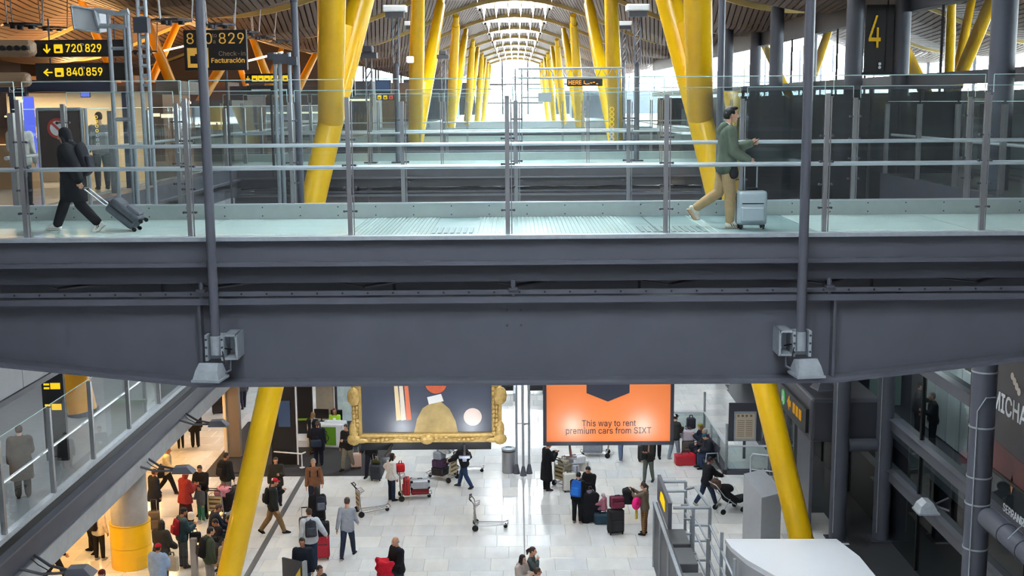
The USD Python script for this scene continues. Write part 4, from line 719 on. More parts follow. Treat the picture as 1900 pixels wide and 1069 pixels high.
# tubular lamp masts, left (behind the bridge)
t = thing('tube_gantry', 'tall grey tubular gantry with a big lamp box swung out at the top left', 'lamp gantry', (0, 20.6, 0)); Y = 20.6
def X(px, py=150): return atY(px, py, Y)[0]
def Z(py): return atY(200, py, Y)[2]
for px, ztop in ((208, Z(45)), (243, Z(25)), (236, Z(45))): part(t, 'upright', cyl((X(px), 0, 11.0), (X(px), 0, ztop), .038 if px != 236 else .03, n=12), GALV, smooth=40)
part(t, 'lamp_housing', hullp([(X(145), -.1, Z(10)), (X(188), .1, Z(18)), (X(188), .1, Z(60)), (X(148), -.1, Z(54)), (X(145), .3, Z(8)), (X(190), .4, Z(18)), (X(150), .3, Z(52)), (X(190), .4, Z(56))]), LGREY, 'grey lamp box'); part(t, 'housing_rim', tube([(X(146), -.12, Z(11)), (X(187), .06, Z(19)), (X(187), .06, Z(59)), (X(149), -.12, Z(53)), (X(146), -.12, Z(11))], .022, 6), GALV)
part(t, 'swing_arm', tube([(X(184), 0, Z(18)), (X(240), 0, Z(28)), (X(240), 0, Z(50)), (X(190), 0, Z(48)), (X(184), 0, Z(18))], .045, 8), GALV); part(t, 'arm_strut', cat(cyl((X(208), 0, Z(22)), (X(208), 0, Z(50)), .035), cyl((X(232), 0, Z(26)), (X(246), 0, Z(22)), .06)), GALV)
part(t, 'bracket', box(X(206), -1.0, 11.0, X(246), .06, 11.06), STEEL); part(t, 'cross_rail', cat(cyl((X(208), 0, Z(222)), (X(243), 0, Z(222)), .035), cyl((X(208), 0, Z(90)), (X(243), 0, Z(90)), .03)), GALV)
t = thing('ladder_mast', 'grey ladder-like mast rising to the roof, right of the tubular gantry', 'mast', (0, 20.75, 0))
part(t, 'stile', cyl((X(258), 0, 11.0), (X(258), 0, 17.5), .034, n=10), GALV); part(t, 'stile', cyl((X(272), 0, 11.0), (X(272), 0, 17.5), .034, n=10), GALV)
for py in range(-40, 175, 18): part(t, 'rung', cyl((X(258), 0, Z(py)), (X(272), 0, Z(py)), .03, n=8), GALV)
part(t, 'bracket', box(X(256), -1.1, 11.0, X(274), .06, 11.06), STEEL); part(t, 'joint_box', cbox((X(264), 0, Z(46)), (.24, .2, .26)), STEELD)
t = thing('screen_mast', 'triple-tube mast with small equipment boxes left of the near left pylon', 'mast', (0, 20.5, 0)); Y = 20.5
for px in (511, 520, 538): part(t, 'upright', cyl((X(px), 0, 11.2), (X(px), 0, Z(100)), .034, n=10), GALV)
part(t, 'equipment_box', cat(cbox((X(524), 0, Z(112)), (.26, .2, .16)), cbox((X(545), 0, Z(116)), (.14, .14, .14)), cbox((X(504), 0, Z(107)), (.10, .12, .12))), STEELD); part(t, 'bracket', box(X(508), -.95, 11.14, X(541), .06, 11.2), STEEL); part(t, 'foot', cat(*[cyl((X(px), 0, 11.2), (X(px), 0, 11.5), .09) for px in (511, 520, 538)]), STEELD)
# ceiling rod clusters with fluorescent rods in the hall
rng2 = np.random.default_rng(3)
for k, (px, py, Y) in enumerate([(318, 38, 34), (402, 46, 38), (40, 46, 34), (95, 52, 44), (484, 68, 50), (522, 76, 54), (452, 60, 44), (262, 96, 44)]):
    p = atY(px, py, Y); t = thing('rod_luminaire', 'ring luminaire on white suspension rods under the amber roof, %s' % ['above the number board, nearest', 'just above the number board', 'at the far left edge', 'above the 720 sign', 'left of the grey pole', 'touching the left pylon edge', 'right of the number board', 'beside the ladder mast'][k], 'lamp', tuple(p))
    r = .55; part(t, 'ring', cat([tube(arc((0, 0, 0), r, q, q+60, 2, 'xy'), .04, 6) for q in range(0, 360, 60)]), STEEL); [part(t, 'spot', cyl((r*.5*math.cos(q), r*.5*math.sin(q), -.12), (r*.5*math.cos(q), r*.5*math.sin(q), .05), .09), STEELD) for q in (0, 2.1, 4.2)]
    top = float(zr(p[0]))-p[2]+.1
    [part(t, 'rod', tube([(r*math.cos(q), r*math.sin(q), 0), (r*1.25*math.cos(q), r*1.25*math.sin(q), max(.8, top))], .022, 5), WHITE) for q in (.3, 2.4, 4.4)]
for k in range(3):
    p = atY([440, 300, 350][k], [118, 95, 110][k], 52+k*6); single('light_tube', cyl(p, p+[1.6, 2, .55], .05, n=8), emit('tube_white', (255, 236, 205), 2.0), ['slanting lit tube right of the number board', 'slanting lit tube beside the ladder mast', 'slanting lit tube behind the amber pylon'][k], 'lamp')
single('hall_spot', rbox(0, 0, 0, .3, .2, .25, .05), emit('spot_white', (255, 250, 240), 12), 'small dazzling spotlight left of the second left pylon', 'lamp'); UsdGeom.Xformable(stage.GetPrimAtPath('/World/hall_spot')).AddTranslateOp().Set(Gf.Vec3d(*atY(754, 116, 50)))
for k, (x, y) in enumerate(UPL):  # bowls placed under the unseen vault lamps
    t = thing('uplighter', 'bowl uplighter on a slim stem in the check-in hall, %s of the %s row' % (['nearest', 'second', 'third', 'farthest'][k % 4], ['right', 'middle', 'left'][k//4]), 'lamp', (x, y, 11.64)); part(t, 'bowl', hullp([(a*1.05*f, b*1.05*f, z) for a in (-1, 1) for b in (-1, 1) for z, f in ((2.82, 1), (2.6, .7))]), STEELD); part(t, 'stem', cyl((0, 0, 0), (0, 0, 2.6), .06), STEELD)
# shops and kiosks along the upper hall
TAUPE = mat('kiosk_taupe', (150, 124, 100), .5)
def kioskpod(px0, px1, py0, py1, Y, lab, m=TAUPE, vents=True):
    a, b = atY(px0, py1, Y), atY(px1, py0, Y); t = thing('ventilation_pod', lab, 'duct', (0, Y, 0)); part(t, 'shell', rbox(a[0], 0, a[2], b[0], .3, b[2], .12), m)
    if vents: part(t, 'vent_plate', rbox(b[0]-(b[0]-a[0])*.62, -.03, a[2]+.12, b[0]-.06, .05, b[2]-.12, .04), mat('vent_brown', (96, 84, 72), .6)); part(t, 'nozzle', cat([cyl((b[0]-(b[0]-a[0])*(.12+.11*q), -.06, (a[2]+b[2])/2), (b[0]-(b[0]-a[0])*(.12+.11*q), 0, (a[2]+b[2])/2), .05) for q in range(5)]), BLACK)
kioskpod(-60, 60, 73, 106, 23, 'taupe ventilation pod with a row of nozzles at the left picture edge'); kioskpod(-60, 52, 140, 156, 25.5, 'lower taupe pod above the shop fascia at the left edge', vents=False)
t = thing('juice_shop', 'shop front with navy fascia, blue window and warm display at the far left', 'shop', (0, 27.0, 0))
a, b = atY(-80, 172, 27), atY(208, 152, 27); zf = 11.64
part(t, 'fascia', cat(box(a[0], 0, a[2], b[0], .3, b[2]+.05)), NAVY); part(t, 'counter', box(a[0], -.2, zf, atY(60, 300, 27)[0], .5, zf+1.0), mat('counter_wood', (150, 116, 80), .5)); part(t, 'back_wall', box(a[0], 2.6, zf, b[0], 2.7, a[2]), mat('shop_beige', (206, 184, 150), .6))
for px in (24, 232): x = atY(px, 200, 27)[0]; part(t, 'post', box(x-.05, -.05, zf, x+.05, .05, a[2]), NAVY)
x0_, x1_ = atY(36, 200, 27)[0], atY(54, 200, 27)[0]; part(t, 'blue_lightbox', box(x0_, .2, zf+.4, x1_, .3, a[2]-.1), emit('lightbox_blue', (96, 110, 236), 1.3), 'lit blue panel'); part(t, 'white_lightbox', box(x0_-.16, .2, zf+.4, x0_, .3, a[2]-.1), emit('lightbox_warm', (255, 226, 180), 1.2))
x2_ = atY(-60, 200, 27)[0]; part(t, 'shelf', cat([box(x2_, 1.9, zf+z, x0_-.2, 2.6, zf+z+.04) for z in (.6, 1.1, 1.6)]), mat('shelf', (210, 190, 150), .5))
for q in range(14): part(t, 'basket', rbox(x2_+.1+.24*(q % 7), 1.95, zf+.64+.5*(q//7), x2_+.3+.24*(q % 7), 2.2, zf+.86+.5*(q//7), .05), mat('basket_%d' % (q % 3), [(170, 140, 90), (190, 170, 130), (120, 90, 60)][q % 3], .8))
rect_light('shop_lamp', (atY(15, 200, 27)[0], 28.2, a[2]-.05), (atY(15, 200, 27)[0], 28.2, 11), 3.0, 1.5, 12, (1, .8, .55))  # out of view inside the shop, placed to light its display
t, w, h = board('shop_sign', 'navy square sign with a white outlined fruit logo at the left edge', 15, 47, 150, 179, 26.5); k = w/32.
part(t, 'face', box(0, -.006, 0, w, 0, h), NAVY); part(t, 'logo', flat(sbox(3*k, 7*k, 29*k, 23*k).difference(sbox(4*k, 8*k, 28*k, 22*k)), .006, (0, -.012, 0)), WHITE, 'white logo'); part(t, 'logo', flat(Point(9*k, 14*k).buffer(5*k).difference(Point(9*k, 14*k).buffer(3.8*k)), .006, (0, -.012, 0)), WHITE); part(t, 'logo', cat(flat(sbox(16*k, 16*k, 27*k, 17.5*k), .006, (0, -.012, 0)), flat(sbox(16*k, 12.5*k, 27*k, 14*k), .006, (0, -.012, 0)), flat(sbox(9*k, 18*k, 11*k, 20*k), .006, (0, -.012, 0))), WHITE)
t, w, h = board('blue_screen', 'small bright blue hanging screen behind the walking woman', 149, 167, 166, 181, 28.0, .05); part(t, 'picture', box(.02, -.01, .02, w-.02, 0, h-.02), emit('screen_violet', (104, 118, 230), 1.2))
for k, (a_, b_) in enumerate((((115, 161), (202, 161)), ((118, 163), (185, 167)))): p, q = atY(*a_, 27.5), atY(*b_, 27.5+.5*k); single('light_tube', cyl(p, q, .03, n=8), emit('tube_white', (255, 236, 205), 2.0), ['straight white light tube over the shop, upper', 'slanting white light tube over the shop, lower'][k], 'lamp')
t = thing('prohibition_panel', 'brown stand panel with a red prohibition ring, behind the walking woman', 'sign', (atY(112, 260, 20.6)[0], 20.6, 11.64))
a, b = atY(78, 312, 20.6), atY(146, 206, 20.6); w = b[0]-a[0]; zb_, zt_ = a[2]-11.64, b[2]-11.64
part(t, 'panel', box(-w/2, 0, zb_, w/2, .06, zt_), mat('panel_brown2', (66, 50, 46), .5)); part(t, 'frame', cat(tube([(-w/2-.03, .03, 0), (-w/2-.03, .03, zt_+.03), (w/2+.03, .03, zt_+.03), (w/2+.03, .03, 0)], .03, 8), cyl((w/2+.1, .03, 0), (w/2+.1, .03, zt_+.05), .03)), GALV)
c = atY(107, 238, 20.6); rr = .165; o = (c[0]-atY(112, 260, 20.6)[0], -.008, c[2]-11.64)
part(t, 'white_disc', flat(Point(0, 0).buffer(rr), .006, o), WHITE); part(t, 'red_ring', flat(Point(0, 0).buffer(rr*1.05).difference(Point(0, 0).buffer(rr*.78)).union(Polygon([(-.12, .09), (-.09, .12), (.12, -.09), (.09, -.12)])), .006, (o[0], -.015, o[2])), mat('sign_red_paint', (176, 58, 48), .5), 'red ring and bar'); part(t, 'black_dot', flat(Point(0, 0).buffer(.025), .006, (o[0]+.0, -.016, o[2]+.09)), BLACK); part(t, 'foot', cat(cyl((-w/2, -.3, .02), (-w/2, .3, .02), .02), cyl((w/2, -.3, .02), (w/2, .3, .02), .02)), GALV)
for px0, px1, py0, py1, Y, c_, lab in ((470, 600, 180, 300, 62, (84, 74, 68), 'dim grey brown shop row deep behind the triple-tube mast'), (206, 420, 152, 300, 66, (104, 80, 62), 'long brown shop row deep behind the ladder mast'), (60, 250, 140, 300, 80, (112, 86, 64), 'deepest brown shop row behind the juice shop'), (600, 700, 168, 260, 92, (66, 68, 74), 'dark shop row seen between the two left pylons'), (500, 690, 160, 260, 108, (92, 80, 72), 'farthest taupe shop row at the end of the hall'), (290, 330, 150, 175, 31, (122, 112, 102), 'grey brown service pod behind the ladder mast'), (360, 430, 186, 300, 38, (92, 84, 78), 'dim shop unit with lit shelf strip behind the 810 board'), (432, 458, 160, 300, 41, (60, 40, 44), 'dark maroon fascia of a shop behind the masts'), (640, 690, 150, 250, 75, (70, 72, 76), 'dark shop unit between the first and second left pylons'), (205, 300, 158, 300, 36, (126, 92, 62), 'timber-clad shop unit behind the tubular gantry')):
    a, b = atY(px0, py1, Y), atY(px1, py0, Y); t = thing('shop_unit', lab, 'shop', (0, Y, 11.64)); m = mat('shop_%d' % px0, c_, .6, var=.12)
    part(t, 'front', box(a[0], 0, max(0, a[2]-11.64), b[0], 3, b[2]-11.64), m); part(t, 'light_strip', box(a[0]+.1, -.03, (b[2]-11.64)*.62, b[0]-.1, 0, (b[2]-11.64)*.66), emit('strip_white', (255, 240, 205), 1.6)); part(t, 'shelf_goods', cat([box(a[0]+(b[0]-a[0])*q/9+.05, -.04, .5+(q % 3)*.2, a[0]+(b[0]-a[0])*(q+.7)/9, 0, 1.2+.1*(q % 2)) for q in range(9)]), mat('goods_%d' % px0, (110, 96, 84), .7, var=.4, scale=12))
# ================================================================== PEOPLE
def rotx(a): a = math.radians(a); c, s = math.cos(a), math.sin(a); return np.array([[1, 0, 0], [0, c, -s], [0, s, c]])
def roty(a): a = math.radians(a); c, s = math.cos(a), math.sin(a); return np.array([[c, 0, s], [0, 1, 0], [-s, 0, c]])
def rotz(a): a = math.radians(a); c, s = math.cos(a), math.sin(a); return np.array([[c, -s, 0], [s, c, 0], [0, 0, 1]])
def mtrans(m, R, o): A = np.zeros((3, 4)); A[:, :3] = R; A[:, 3] = o; return m.transform(A)
def make_hand(curl=24, fine=False):
    """right hand hanging down: wrist at the origin, fingers along -z, palm facing -x, thumb towards +y"""
    d = 1 if fine else 0; r = .0092
    l = [hull(((0, .002, -.005), .024), ((0, .026, -.075), .0125), ((0, -.028, -.072), .0125), ((0, .030, -.04), .014), d=d)]
    for k, (y, ln, zz) in enumerate(((.030, .070, -.082), (.010, .078, -.086), (-.010, .072, -.083), (-.029, .056, -.076))):
        p = np.array([0, y, zz]); a = 0; pts = [p-[0, 0, -.012]]
        for f, c in ((.45, .6), (.31, 1.0), (.24, .8)):
            a += curl*c; p = p+ln*f*np.array([-math.sin(math.radians(a)), .02*(1.5-k), -math.cos(math.radians(a))]); pts.append(p)
        for i in range(3): l.append(hull((pts[i], r*(1-.07*i)), (pts[i+1], r*(.92-.07*i)), d=d))
    l += [hull(((-.004, .024, -.022), .014), ((-.016, .052, -.056), .0105), d=d), hull(((-.016, .052, -.056), .0105), ((-.028, .058, -.088), .0085), d=d)]
    return union(l)
HANDS = {(c, f): make_hand(c, f) for c in (22, 58) for f in (False, True)}
def make_head(fine):
    """head centred between the ears, looking along +y; 0.235 m tall"""
    d = 2 if fine else 1
    l = [hull(((0, -.012, .028), (.076, .092, .088)), ((0, .012, .0), (.070, .082, .07)), d=d),
         hull(((0, .03, -.02), (.062, .062, .05)), ((0, .066, -.098), (.024, .02, .017)), ((.040, .018, -.072), .022), ((-.040, .018, -.072), .022), d=d),
         hull(((0, .094, .012), .009), ((0, .112, -.026), .0115), ((.012, .096, -.032), .009), ((-.012, .096, -.032), .009), d=1),
         hull(((.03, .078, .026), .012), ((-.03, .078, .026), .012), ((0, .084, .03), .013), d=1),
         hull(((.018, .082, -.058), .007), ((-.018, .082, -.058), .007), ((0, .091, -.056), .008), d=1), hull(((.014, .08, -.068), .0075), ((-.014, .08, -.068), .0075), ((0, .087, -.068), .008), d=1)]
    for s in (-1, 1): l.append(hull(((s*.078, -.008, .016), (.008, .018, .018)), ((s*.076, -.002, -.018), (.007, .012, .012)), d=1))
    return union(l)
HEADS = {f: make_head(f) for f in (False, True)}
def hair_mesh(style, fine=False):
    d = 2 if fine else 1
    cap = hull(((0, -.016, .034), (.086, .100, .094)), ((0, -.04, -.02), (.078, .07, .06)), d=d)
    face = hullp([(x, y, z) for x in (-.066, .066) for y, z in ((.03, .065), (.2, .088), (.2, -.3), (.022, -.3), (.030, .01))]); ears = hullp([(s*x, y, z) for s in (1,) for x in (-.2, .2) for y in (-.03, .2) for z in (-.3, .012)])
    if style == 'bald': return hull(((0, -.05, -.02), (.079, .06, .045)), d=d)-hullp([(x, y, z) for x in (-.3, .3) for y in (-.02, .3) for z in (-.3, .3)])
    if style == 'short':
        m = cap-face-ears-hullp([(x, y, z) for x in (-.3, .3) for y in (-.3, .3) for z in (-.3, -.062)])
        return m+union([hull(((x, .03+.015*math.cos(x*50), .098), (.034, .055, .03)), d=1) for x in (-.045, 0, .045)]+[hull(((x, -.085, .0), (.04, .03, .055)), d=1) for x in (-.04, .04)]+[hull(((s*.072, -.03, .04), (.02, .05, .05)), d=1) for s in (-1, 1)]) if fine else m
    long_ = hull(((0, -.05, 0), (.085, .062, .08)), ((0, -.085, -.22), (.075, .035, .06)), d=d)
    if style == 'long': return (cap+long_+union([hull(((s*.07, .0, .02), (.022, .04, .04)), ((s*.078, .01, -.2), (.018, .028, .04)), d=1) for s in (-1, 1)]))-face
    if style == 'bun': return (cap-face-ears)+hull(((0, -.12, .03), .04), ((0, -.15, -.04), .03), d=1)
    if style == 'tail': return (cap-face-ears)+hull(((0, -.115, .03), .03), ((0, -.165, -.02), .032), ((0, -.15, -.13), .018), d=1)
    raise KeyError(style)
HAIRS = {}
def person(label, pos, face, H=1.74, top=(40, 42, 48), legs=(34, 38, 52), shoes=(30, 28, 28), hair=('short', 'black'), skin=0, pose='stand', arms=('down', 'down'), lean=3, nod=4, turn=0,
           coat=0.0, bulk=0.0, skirt=None, hood=None, hat=None, scarf=None, hijab=None, fine=False, phase=1, stride=1.0, hands=(22, 22), category='person', sole=None, twist=0, inner=None):
    """a figure at pos (feet), facing the horizontal angle `face` (degrees, 0 = away along +y, 90 = left, -90 = right, 180 = to the camera)"""
    t = thing('person', label, category, pos, face); s = H/1.75; d = 2 if fine else 1
    J = {}
    T = rotx(-lean)
    J['pel'] = np.array([0, 0, .95]); up = lambda v: J['pel']+T@(rotz(twist)@np.array(v))
    J['neck'], J['chest'], J['belly'] = up((0, -.005, .52)), up((0, .01, .33)), up((0, .012, .12))
    HR = T@rotz(turn+twist)@rotx(-nod); J['head'] = J['neck']+T@np.array([0, .012, .065])+HR@np.array([0, .02, .115])
    def leg(sgn, th, kn, out=2):
        h = J['pel']+np.array([sgn*.088, 0, -.03]); R1 = roty(-sgn*out)@rotx(th); k = h+R1@np.array([0, 0, -.43]); R2 = roty(-sgn*out*.3)@rotx(th-kn); a = k+R2@np.array([0, 0, -.415]); return h, k, a, (th-kn)
    if pose == 'walk': L = {phase: leg(phase, 24*stride, 6), -phase: leg(-phase, -15*stride, 22*stride)}
    elif pose == 'sit': L = {1: leg(1, 84, 84, 5), -1: leg(-1, 80, 88, 5)}
    elif pose == 'run': L = {phase: leg(phase, 6, 5), -phase: leg(-phase, -12, 44)}
    else: L = {1: leg(1, 3, 4), -1: leg(-1, 1, 4)}
    drop = min(L[q][2][2] for q in L)-.085
    A = {}
    ARM = dict(down=(4, 8, 14, 0), fwd=(38, 6, 42, 10), push=(48, 4, 32, 8), bent=(22, 8, 92, 24), phone=(34, 6, 104, 22), back=(-24, 8, 12, 0), swing=(22, 7, 26, 4), hip=(-14, 42, 84, 58), face=(42, 8, 134, 24), up=(72, 8, 62, 18), pull=(-30, 12, 6, 0), lap=(30, 6, 70, 32), carry=(16, 6, 70, 12), hold=(14, 14, 40, 6))
    for sgn, nm in ((-1, arms[0]), (1, arms[1])):
        fa, ab, fl, inw = ARM[nm] if isinstance(nm, str) else nm
        sh = up((sgn*.175, -.005, .455)); R = T@rotz(twist)@roty(-sgn*ab)@rotx(fa); e = sh+R@np.array([0, 0, -.29]); R2 = T@rotz(twist)@roty(-sgn*ab)@rotx(fa)@rotz(sgn*inw)@rotx(fl); w = e+R2@np.array([0, 0, -.25]); A[sgn] = (sh, e, w, R2)
    dz = np.array([0, 0, -drop])
    for k in J: J[k] = J[k]+dz
    L = {q: (*(p+dz for p in v[:3]), v[3]) for q, v in L.items()}; A = {q: (v[0]+dz, v[1]+dz, v[2]+dz, v[3]) for q, v in A.items()}
    up2 = lambda v: J['pel']+T@(rotz(twist)@np.array(v))
    # body: one continuous surface under the clothes
    def torso(g, bot=-.06):
        return [hull((up2((-.10, .0, .40)), .092+g), (up2((.10, .0, .40)), .092+g), (up2((0, 0, .46)), .07+g), (up2((-.15, -.005, .44)), .055+g), (up2((.15, -.005, .44)), .055+g), (up2((-.07, .012, .12)), .098+g), (up2((.07, .012, .12)), .098+g), d=d),
                hull((up2((-.07, .012, .14)), .098+g), (up2((.07, .012, .14)), .098+g), (up2((-.085, -.005, bot)), .104+g), (up2((.085, -.005, bot)), .104+g), d=d)]
    def limb(a, b, r0, r1): return hull((a, r0), (b, r1), d=d)
    def armset(g, cuff=.0):
        o = []
        for q in (-1, 1):
            sh, e, w, _ = A[q]; w2 = e+(w-e)*(1-cuff); o += [hull((sh, .060+g), (e, .042+g), d=d), hull((e, .044+g), (w2, .029+g*.9), d=d), hull((sh, .06+g), (up2((q*.10, 0, .42)), .07+g), d=d)]
        return o
    def legset(g, cut=.0):
        o = []
        for q in (-1, 1):
            h, k, a, _ = L[q]; o += [hull((h, .092+g), (h+(k-h)*.45, .082+g), (k, .062+g), d=d), hull((k, .062+g), (k+(a-k)*.35, .060+g), (k+(a-k)*(1-cut), .040+g*1.3), d=d)]
        return o
    def feet(g):
        o = []
        for q in (-1, 1):
            _, _, a, ang = L[q]; R = rotx(ang if ang < -12 else 0)
            o.append(hull((a+R@np.array([0, -.03, -.042]), (.034+g, .036+g, .042)), (a+R@np.array([0, .0, .0]), .038+g), (a+R@np.array([q*.012, .15, -.058]), (.040+g, .045+g, .027)), (a+R@np.array([0, .08, -.04]), (.040+g, .04, .036)), d=d))
        return o
    head = mtrans(HEADS[fine], HR, J['head'])
    neck = hull((J['neck']+T@[0, -.01, -.02], .062), (J['head']+HR@np.array([0, -.025, -.075]), .052), d=d)
    hs = []
    for q in (-1, 1):
        _, _, w, R2 = A[q]; hd = HANDS[(hands[0 if q < 0 else 1], fine)]
        hs.append(mtrans(hd if q > 0 else hd.mirror((1, 0, 0)), R2, w))
    body = union([head, neck]+torso(-.012)+armset(-.012)+legset(-.012)+feet(-.01)+hs)
    SC = lambda m: (lambda z: z)(xf(m, s=s))
    part(t, 'body', SC(body), SKIN[skin], 'bare skin of face and hands', smooth=50)
    ey = [hull((J['head']+HR@np.array([q*.031, .079, .006]), (.011, .007, .006)), d=1) for q in (-1, 1)]; part(t, 'eyes', SC(cat(*ey)), EYEM)
    if fine: part(t, 'eyebrows', SC(cat(*[hull((J['head']+HR@np.array([q*.018, .09, .028]), .004), (J['head']+HR@np.array([q*.045, .08, .03]), .003), d=1) for q in (-1, 1)])), HAIRM[hair[1]])
    st, hc = hair
    if not hijab and st != 'none':
        if (st, fine) not in HAIRS: HAIRS[(st, fine)] = hair_mesh(st, fine)
        part(t, 'hair', SC(mtrans(HAIRS[(st, fine)], HR, J['head'])), HAIRM[hc], smooth=60)
    g = .022+bulk
    ups = torso(g, -.06)+armset(g, .04)
    if coat > 0:
        zl = .95-drop-coat; c = J['pel']
        kx = max(abs(L[q][1][1]-c[1])*.6 for q in L)
        ups.append(hull((c+[-.085, 0, -.02], .112+g), (c+[.085, 0, -.02], .112+g), (np.array([-.10, -.02-kx*.5, max(.12, c[2]-coat)]), .11+g), (np.array([.10, .02+kx*.6, max(.12, c[2]-coat)]), .11+g), d=d)-hullp([(x, y, z) for x in (-1, 1) for y in (-1, 1) for z in (-1, max(.1, c[2]-coat-.03))]))
    if hood: ups.append(hull((J['neck']+T@[-.055, -.06, .01], .062), (J['neck']+T@[.055, -.06, .01], .062), (J['neck']+T@[0, -.105, -.06], .065), d=d))
    tm_ = union(ups)
    tm_ = smooth_man(tm_, .03, 8) if fine else TM(tm_)
    part(t, 'jacket', SC(tm_), top if not isinstance(top, tuple) else cloth(top), smooth=60)
    if inner: part(t, 'shirt', SC(hull((up2((-.04, .085, .40)), (.03, .045, .03)), (up2((.04, .085, .40)), (.03, .045, .03)), (up2((0, .095, -.02)), (.055, .04, .05)), d=d)), cloth(inner), smooth=60)
    if hood: part(t, 'hood_lining', SC(hull((J['neck']+T@[-.05, -.045, .045], (.03, .045, .025)), (J['neck']+T@[.05, -.045, .045], (.03, .045, .025)), (J['neck']+T@[0, .045, .0], (.055, .03, .03)), d=d)), cloth(hood), smooth=60)
    if skirt:
        c = J['pel']; part(t, 'skirt', SC(hull((c+[-.08, 0, .05], .11), (c+[.08, 0, .05], .11), (np.array([-.15, -.05, .16]), .12), (np.array([.15, .06, .16]), .12), d=d)), cloth(skirt), smooth=60)
    pl = union(legset(.014+bulk*.3, .06)+[hull((J['pel']+[-.085, 0, -.03], .108), (J['pel']+[.085, 0, -.03], .108), (J['pel']+[0, 0, .06], .11), d=d)])
    pl = smooth_man(pl, .03, 6) if fine else TM(pl)
    part(t, 'trousers', SC(pl), legs if not isinstance(legs, tuple) else cloth(legs), smooth=60)
    sh_ = feet(.006)
    for m in sh_: part(t, 'shoe', SC(m), cloth(shoes), smooth=60)
    if sole:
        for q in (-1, 1):
            _, _, a, ang = L[q]; R = rotx(ang if ang < -12 else 0); part(t, 'sole', SC(hull((a+R@np.array([0, -.035, -.082]), (.04, .042, .012)), (a+R@np.array([q*.012, .155, -.082]), (.045, .045, .012)), d=1)), cloth(sole))
            for i in range(3): part(t, 'shoe_stripe', SC(hull((a+R@np.array([q*.047, .03+i*.03, -.06]), .007), (a+R@np.array([q*.042, .005+i*.03, -.02]), .007), d=1)), cloth((60, 64, 60)))
    if hat:
        kind, c = hat
        if kind == 'beanie': m = hull(((0, -.016, .055), (.09, .104, .085)), d=d)-hullp([(x, y, z) for x in (-.3, .3) for y in (-.3, .3) for z in (-.3, .035)])
        elif kind == 'cap': m = (hull(((0, -.012, .05), (.09, .104, .082)), d=d)-hullp([(x, y, z) for x in (-.3, .3) for y in (-.3, .3) for z in (-.3, .045)]))+hull(((.045, .10, .052), (.02, .05, .007)), ((-.045, .10, .052), (.02, .05, .007)), d=1)
        else: m = hull(((0, -.02, .02), (.098, .108, .115)), ((0, -.05, -.08), (.085, .07, .05)), d=d)-hullp([(x, y, z) for x in (-.062, .062) for y, z in ((.03, .075), (.3, .09), (.3, -.1), (.03, -.1))])
        part(t, 'hat', SC(mtrans(m, HR, J['head'])), cloth(c), smooth=60)
        if kind == 'cap': part(t, 'hat_panel', SC(mtrans(hull(((0, -.09, .06), (.06, .025, .05)), d=1), HR, J['head'])), cloth((232, 228, 224)))
    if hijab:
        m = (hull(((0, -.014, .025), (.094, .108, .108)), ((0, -.03, -.1), (.09, .09, .06)), d=d)-hullp([(x, y, z) for x in (-.055, .055) for y, z in ((.05, .06), (.3, .06), (.3, -.09), (.05, -.09))]))
        part(t, 'headscarf', SC(union([mtrans(m, HR, J['head']), hull((J['neck']+[0, .0, .02], (.10, .10, .05)), (J['chest']+[0, .03, .06], (.19, .15, .06)), d=d)])), cloth(hijab), smooth=60)
    if scarf: part(t, 'scarf', SC(union([hull((J['neck']+T@[-.05, .0, .03], (.055, .075, .04)), (J['neck']+T@[.05, .0, .03], (.055, .075, .04)), d=d), hull((J['neck']+T@[-.06, .09, .0], .035), (J['chest']+T@[-.06, .12, -.14], (.045, .025, .04)), d=d), hull((J['neck']+T@[.02, -.09, .0], .035), (J['chest']+T@[.03, -.125, -.14], (.045, .025, .04)), d=d)])), scarf if not isinstance(scarf, tuple) else cloth(scarf), smooth=60)
    Rw = rotz(face); W = lambda p: np.array(pos, float)+Rw@(np.asarray(p)*s)
    return dict(t=t, neck=W(J['neck']), chest=W(J['chest']), back=W(up2((0, -.12, .30))), hand={q: W(A[q][2]+A[q][3]@np.array([0, 0, -.07])) for q in A}, face=face, s=s, pel=W(J['pel']), head=W(J['head']))

